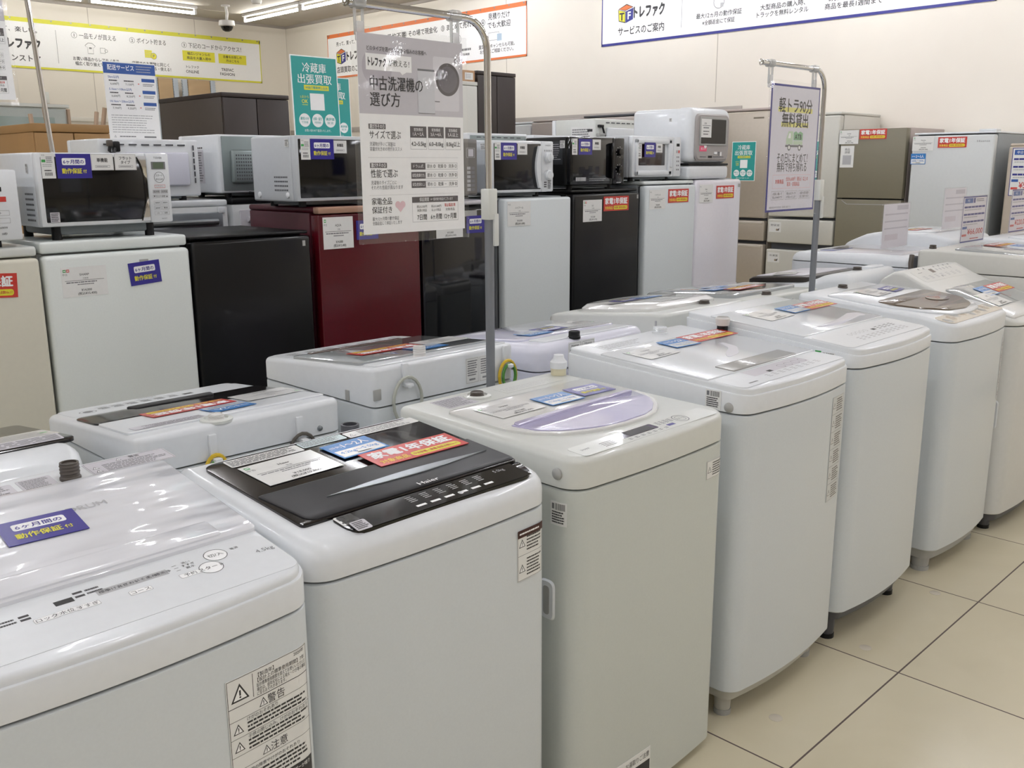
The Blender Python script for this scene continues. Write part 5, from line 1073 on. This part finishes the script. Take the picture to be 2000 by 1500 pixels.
def poster_wash(label, M):
    s = Sheet(PW, PH, PAPER, 297, 420, t=.0015); V = lambda v: 420*(1-v); U = lambda u: 297*u; DG = mat('poster_dark_grey', '5B5658', .5)
    s.rect(0, V(.39), 297, 420, PAPERG); s.circ(U(.17), V(.16), 40, mat('poster_lilac', 'BBB6BE', .5), 2, 32)
    s.text('どのタイプを選べばいいかお悩みのお客様へ', U(.36), V(.07), 10, INK, w=165, bold=.01, l=4)
    s.rect(U(.07), V(.175), U(.49), V(.095), PAPER, 3); s.poly([(U(.38), V(.175)), (U(.44), V(.175)), (U(.4), V(.19))], PAPER, 3); s.text('トレファク', U(.17), V(.135), 19, INK, w=47, bold=.06, l=4); s.text('が教える！', U(.37), V(.135), 14, INK, w=58, bold=.01, l=4)
    s.text('中古洗濯機の', U(.345), V(.238), 30, INK, w=146, bold=.015, l=8); s.text('選び方', U(.235), V(.318), 30, INK, w=82, bold=.015, l=4)
    s.rect(U(.70), V(.36), U(.96), V(.08), mat('poster_white', 'DCDADF', .5), 2, 6); s.circ(U(.845), V(.195), 36, DG, 3, 36); s.circ(U(.845), V(.195), 29, mat('poster_door', '6B676C', .4), 4, 36); s.ring(U(.93), V(.095), 5, 1.5, INK, 5); s.rect(U(.71), V(.315), U(.76), V(.31), INKG, 4)
    s.rect(U(.545), V(.375), U(.71), V(.15), mat('poster_pale', 'D2D3D8', .5), 5, 3); s.rect(U(.545), V(.16), U(.71), V(.15), INKG, 6); s.rect(U(.545), V(.378), U(.71), V(.375), INKG, 6)
    for v, a, b_, l1, l2 in ((.452, '選び方その①', 'サイズで選ぶ', '洗濯物が多いご家族は', '容量が大きめの物がおススメ'), (.648, '選び方その②', '性能で選ぶ', '洗濯機のタイプごとに', 'それぞれ性能が異なります')):
        s.rect(U(.075), V(v+.013), U(.23), V(v-.013), DG); s.text(a, U(.152), V(v), 9, PAPER, w=40, bold=.02); s.text(b_, U(.08), V(v+.042), 18, INK, 'l', w=86 if v < .5 else 74, bold=.01)
        s.text(l1, U(.08), V(v+.088), 9, INKG, 'l', w=70); s.text(l2, U(.08), V(v+.113), 9, INKG, 'l', w=88)
    for i, (a, b_, c) in enumerate((('家族構成', '1人～2人', '4.2~5.5kg'), ('家族構成', '3人～4人', '6.0~8.0kg'), ('家族構成', '5人以上', '8.0kg以上'))):
        x = U(.46+.175*i); s.rect(x, V(.503), x+U(.16), V(.445), DG); s.box_line(x, V(.565), x+U(.16), V(.503), .8, INKL); s.text(a, x+U(.08), V(.462), 7, PAPER, w=26); s.text(b_, x+U(.08), V(.485), 9, PAPER, w=32, bold=.01); s.text(c, x+U(.08), V(.535), 12, INK, w=42, bold=.02)
    for v in (.607, .80): s.rect(U(.06), V(v+.001), U(.94), V(v), INKL)
    for i, (a, r_) in enumerate((('ドラム式', '◎◎○'), ('縦型(乾燥付き)', '○○◎'), ('縦型(乾燥なし)', '○－◎'))):
        v = .635+.048*i; s.rect(U(.46), V(v+.036), U(.60), V(v), DG); s.box_line(U(.60), V(v+.036), U(.93), V(v), .8, INKL); s.text(a, U(.53), V(v+.018), 8, PAPER, w=30 if i == 0 else 36)
        for j, k_ in enumerate(('節水', '乾燥', '洗浄')): s.text(k_+' '+r_[j], U(.66+.11*j), V(v+.018), 9, INK, w=25)
    s.text('家電全品', U(.08), V(.832), 15, INK, 'l', w=55, bold=.015); s.text('保証付き', U(.08), V(.877), 15, INK, 'l', w=55, bold=.015)
    s.circ(U(.322), V(.852), 7.6, PALEP, 1); s.circ(U(.368), V(.852), 7.6, PALEP, 2); s.poly([(U(.299), V(.858)), (U(.391), V(.858)), (U(.345), V(.892))], PALEP, 3)
    s.text('最大12ヶ月間の動作保証', U(.08), V(.922), 8.5, INKG, 'l', w=74); s.text('全額返金にて保証いたします', U(.08), V(.945), 8.5, INKG, 'l', w=82)
    s.rect(U(.46), V(.845), U(.93), V(.815), DG); s.box_line(U(.46), V(.95), U(.93), V(.845), .8, INKL); s.text('保証期間', U(.58), V(.83), 9, PAPER, w=28); s.text('※一部対象外商品がございます', U(.76), V(.83), 7, PAPER, w=68)
    for i, (a, b_, c) in enumerate((('税込5,500円', '未満の商品', '7日間'), ('税込5,500円', '以上の商品', '6ヶ月間'), ('家電1年保証', '対象商品', '12ヶ月間'))):
        x = U(.555+.145*i)
        if i == 2: s.rect(x-16, V(.872), x+16, V(.855), RED); s.text(a, x, V(.863), 7, PAPER, l=3, w=28, bold=.02)
        else: s.text(a, x, V(.868), 6.5, INK, w=30)
        s.text(b_, x, V(.888), 6.5, INK, w=28); s.text(c, x, V(.925), 13, INK, w=(28, 33, 38)[i], bold=.02)
    o = s.make('hanging_poster', M, label=label, cat='poster'); sleeve(o, PW, PH); return o
P1 = pole('chrome pole stand holding the washing machine poster', 1.641, 1.715, 1.70, 0, -.40, 'poster stands')
clips(P1, (-.375, -.105), 1.70, 1.635)
poster_wash('A3 grey and white poster about choosing washing machines, hung in a clear sleeve', frame((1.249, 1.7, 1.219), (1, 0, 0), (0, 0, 1)))
P2 = pole('chrome and grey pole stand holding the truck poster at right', 3.335, 1.715, 1.695, -.004, -.44, 'poster stands')
clips(P2, (-.385, -.085), 1.695, 1.63)
s = Sheet(.335, .425, NAVY, 335, 425, t=.0015); s.rect(7, 7, 328, 418, mat('poster_pale_lilac', 'DEDCE6', .45)); V = lambda v: 425*(1-v)
for v, t_, wd in ((.16, '軽トラ90分', 228), (.275, '無料貸出', 180)): s.rect(167-wd/2-4, V(v+.052), 167+wd/2+4, V(v+.015), mat('marker_yellow', 'E4E089', .5), 2); s.text(t_, 167, V(v), 48, INK, w=wd, bold=.02, l=3)
s.poly([(112, V(.465)), (112, V(.42)), (126, V(.36)), (158, V(.36)), (158, V(.465))], PALEG, 2); s.poly([(124, V(.415)), (131, V(.375)), (142, V(.375)), (142, V(.415))], PAPER, 3); s.rect(162, V(.465), 226, V(.435), PALEG, 2); s.poly([(162, V(.43)), (162, V(.37)), (178, V(.358)), (192, V(.374)), (208, V(.358)), (226, V(.372)), (226, V(.43))], mat('ink_mid_green', '8DB892', .5), 2); s.text('ATB', 194, V(.402), 22, INK, w=46, bold=.02, l=3)
s.rect(108, V(.485), 230, V(.468), INKG, 2)
for x in (134, 206): s.circ(x, V(.488), 11, INKG, 3); s.circ(x, V(.488), 6, PAPER, 4)
s.text('その日にまとめて！', 163, V(.572), 34, INK, w=212, bold=.015); s.text('無料で持ち帰れる', 163, V(.645), 34, INK, w=206, bold=.015)
s.box_line(36, V(.815), 300, V(.705), 1.5, PALEP, 2); s.text('対象商品', 82, V(.76), 15, REDT, w=56, bold=.02); s.rect(116, V(.80), 117, V(.72), PALEP, 2); s.text('合計6,600円（税込）以上の', 204, V(.74), 15, REDT, w=156, bold=.015); s.text('家具・家電商品', 178, V(.782), 15, REDT, w=88, bold=.015)
for i, (a, b_) in enumerate((('お家に着いて', '安心の4WDです'), ('積み込みはスタッフが', 'お手伝いいたします'), ('お届けの目安を聞き', '当日ご利用できます'))): x = 32+94*i; s.box_line(x, V(.905), x+84, V(.835), 1.5, INKL, 2); s.text(a, x+42, V(.857), 10, INK, w=64, bold=.01); s.text(b_, x+42, V(.885), 10, INK, w=66, bold=.01)
s.text('※運転免許証をお持ちの方に限ります。貸出状況をご確認ください。', 22, V(.965), 7, INKG, 'l', w=150)
o = s.make('hanging_poster', frame((2.935, 1.7, 1.205), (1, 0, 0), (0, 0, 1)), label='tall navy bordered poster with a green truck drawing, hung in a clear sleeve', cat='poster'); sleeve(o, .335, .425, .012)
P3 = pole('chrome pole stand leaning at the left edge behind the biggest microwave', 1.39, 3.635, 2.06, -.0556, -.42, 'poster stands')
poster_wash('washing machine poster in a clear sleeve, cut off at the left edge', frame((.908, 3.62, 1.589), (1, 0, .03), (-.03, 0, 1)))
clips(P3, (-.395, -.125), 2.06, 2.0)

# acrylic price stands
def acrylic(label, x, y, z, yen, back=False):
    t = thing('price_sign', label, 'price sign', (x, y, z), PI if back else 0, 'acrylic price stands on the machines')
    obj('clear_panel', G().rbox(-.155, -.004, .004, .155, -.0015, .225, .001, ACRY).rbox(-.155, .0015, .004, .155, .004, .225, .001, ACRY), t); obj('clear_base', G().rbox(-.155, -.05, 0, .155, .05, .004, .001, ACRY), t)
    s = Sheet(.297, .21, mat('thin_paper', 'E9E5E9', .6), 100, 150, t=.0006); price_sheet(s, yen); s.make('price_sheet', frame((-.1485, -.0003, .010), (1, 0, 0), (0, 0, 1)), t)
    q = Sheet(.297, .21, mat('thin_paper', 'E9E5E9'), 100, 150, t=.0002); FA = mat('show_through', 'CDC8CE', .6); q.rect(50, 128, 94, 144, FA)
    for y in (112, 88, 64): q.rect(6, y, 94, y+5, FA)
    q.rect(10, 26, 60, 46, mat('show_through_pale', 'DDD4D8', .6)); q.make('sheet_reverse', frame((.1485, .0005, .010), (-1, 0, 0), (0, 0, 1)), t)
acrylic('price sign reading 66,000 in red, on the off white washing machine', 4.70, 1.63, .9985, '¥66,000')
acrylic('price sign reading 220,000 in red, cut off at the right edge', 5.25, 1.60, 1.0195, '¥220,000')
acrylic('clear price sign seen from behind, on the white drum machine', 4.64, 1.97, .958, '¥88,000', True)
acrylic('clear price sign seen from behind, on the domed machine, further right', 5.32, 1.95, 1.0185, '¥98,000', True)

# ------------------------------------------------------------ furniture beyond the appliances
WENGE = mat('dark_brown_wood', '281E1B', .45, noise=.2, scale=8, stretch=(1, 1, .12)); WENGE2 = mat('dark_brown_side', '443C36', .5, noise=.1, scale=20); OAK = mat('tan_wood', '9A7649', .5, noise=.12, scale=6, stretch=(1, 1, .15)); OAKL = mat('weathered_oak', 'A98F6C', .6, noise=.25, scale=10, stretch=(.3, 1, 1)); BEECH = mat('pale_beech', 'B49B84', .5)
def wardrobe(label, x0, x1, y0, y1, h, mf, ms, name='wardrobe', top=.03, cat='wardrobe'):
    t = thing(name, label, cat, ((x0+x1)/2, y0, 0)); hw = (x1-x0)/2; d = y1-y0
    obj('body', G().rbox(-hw, .02, 0, hw, d, h-top, .003, ms), t); obj('top', G().rbox(-hw-.004, .0, h-top+.0005, hw+.004, d, h, .004, mf), t)
    for sx in (0, 1): obj('door', G().rbox(-hw+.004+sx*hw, 0, .08, -.002+sx*hw, .0185, h-top-.004, .003, mf), t); obj('handle', G().rbox(-.012+sx*.016, -.018, h*.5-.06, -.004+sx*.016, .001, h*.5+.06, .003, STEEL), t)
wardrobe('dark brown wardrobe behind the microwaves, left of the front teal sign', 3.29, 3.80, 6.0, 6.93, 1.86, WENGE, WENGE2)
wardrobe('tall dark brown wardrobe with overhanging top, right of the chrome pole', 5.55, 5.995, 5.92, 6.5, 2.135, WENGE, WENGE)
wardrobe('tan wooden wardrobe at the left, behind the biggest microwave', 1.90, 2.31, 5.5, 6.45, 1.605, OAK, OAK, top=.045)
wardrobe('plain white cabinet with a cardboard box on top, beside the tall dark wardrobe', 5.04, 5.482, 5.85, 6.4, 2.035, mat('white_board', 'D5D5CF', .5), mat('white_board', 'D5D5CF'), 'cabinet', cat='cabinet')
CB = mat('cardboard', 'B08A66', .7, noise=.1, scale=30)
t = thing('cardboard_box', 'brown cardboard box with white slip, on the plain white cabinet', 'box', (5.285, 6.02, 2.035)); obj('carton', G().rbox(-.19, -.15, 0, .19, .15, .088, .003, CB), t)
s = Sheet(.09, .055, CARD); s.lines(.01, .01, .08, .045, 3, INKL); s.make('paper_slip', frame((.08, -.1505, .015), (1, 0, 0), (0, 0, 1)), t)
# glass cabinet against the left wall
t = thing('glass_cabinet', 'pale cabinet with sliding frosted glass doors against the left wall', 'cabinet', (2.845, 9.4, 0)); PG = mat('pale_grey_frame', 'B3BAB6', .5); FG = mat('frosted_glass', '97A5A0', .25, coat=.3)
obj('body', G().rbox(-.72, .03, 0, .72, .42, 1.92, .004, PLASTC).rbox(-.74, 0, 1.92, .74, .43, 1.95, .003, PLASTC), t); obj('side_panel', G().rbox(.72, .0, 0, .745, .42, 1.91, .004, BEECH), t)
for i in range(2): obj('door', G().rbox(-.70+.71*i, -.005+.014*i, .1, .01+.69*i, .012+.014*i, 1.905, .003, PG).rbox(-.60+.71*i, -.009+.014*i, .2, -.09+.69*i, -.004+.014*i, 1.83, .002, FG), t)
# upturned stool and the low cabinet carrying it
wardrobe('low pale chest behind the tan wardrobe, carrying the upturned stool', 2.38, 3.10, 6.9, 7.5, 1.35, BEECH, BEECH, 'chest', cat='chest')
t = thing('wooden_stool', 'wooden stool turned upside down, its legs sticking up behind the tan wardrobe', 'stool', (2.74, 7.2, 1.35)); obj('seat', G().rbox(-.22, -.2, 0, .22, .2, .04, .012, BEECH), t)
for x0, x1, sy, h_ in ((-.19, -.235, -1, .425), (.12, .18, -1, .44), (-.19, -.2, 1, .40), (.2, .275, 1, .43)): obj('leg', G().tube([(x0, sy*.15, .035), (x1, sy*.19, h_)], [.018, .016], BEECH, 10), t)
# bed boards leaning at the left wall
for lb, x0, x1 in (('weathered oak bed board with grey bracket rail leaning at the left wall, narrower', 5.36, 5.62), ('weathered oak bed board between two grey bracket rails leaning at the left wall, wider', 5.74, 6.11)):
    t = thing('bed_board', lb, 'board', ((x0+x1)/2, 11.3, 0)); t.rotation_euler = (-.02, 0, 0); hw = (x1-x0)/2
    obj('panel', G().rbox(-hw+.04, 0, 0, hw-.04, .03, 2.43, .004, OAKL), t)
    for sx in (-1, 1):
        g = G().rbox(sx*hw-.03, .0, 0, sx*hw+.03, .035, 2.43, .003, mat('bracket_grey_blue', 'A9B2BC', .45))
        for k in range(8): g.rbox(sx*hw-.036, .005, 2.2+.03*k-.006, sx*hw+.036, .03, 2.2+.03*k+.006, .002, mat('bracket_grey_blue', 'A9B2BC'))
        obj('bracket_rail', g, t)
# round marks left on the floor tiles
CLR = mat('floor_sticker', 'D6CDBD', .15, coat=.5)
for lb, x, y in (('round clear floor sticker nearest the camera', 1.981, 1.041), ('round clear floor sticker in the middle of the three along the aisle', 2.483, 1.039), ('round clear floor sticker furthest along the aisle', 2.988, 1.037)):
    tag(obj('floor_sticker', G().lathe([(.017, 0), (.017, .0006), (.016, .0009), (.001, .0009)], CLR, 24), M=Matrix.Translation((x, y, 0))), lb, 'floor sticker')
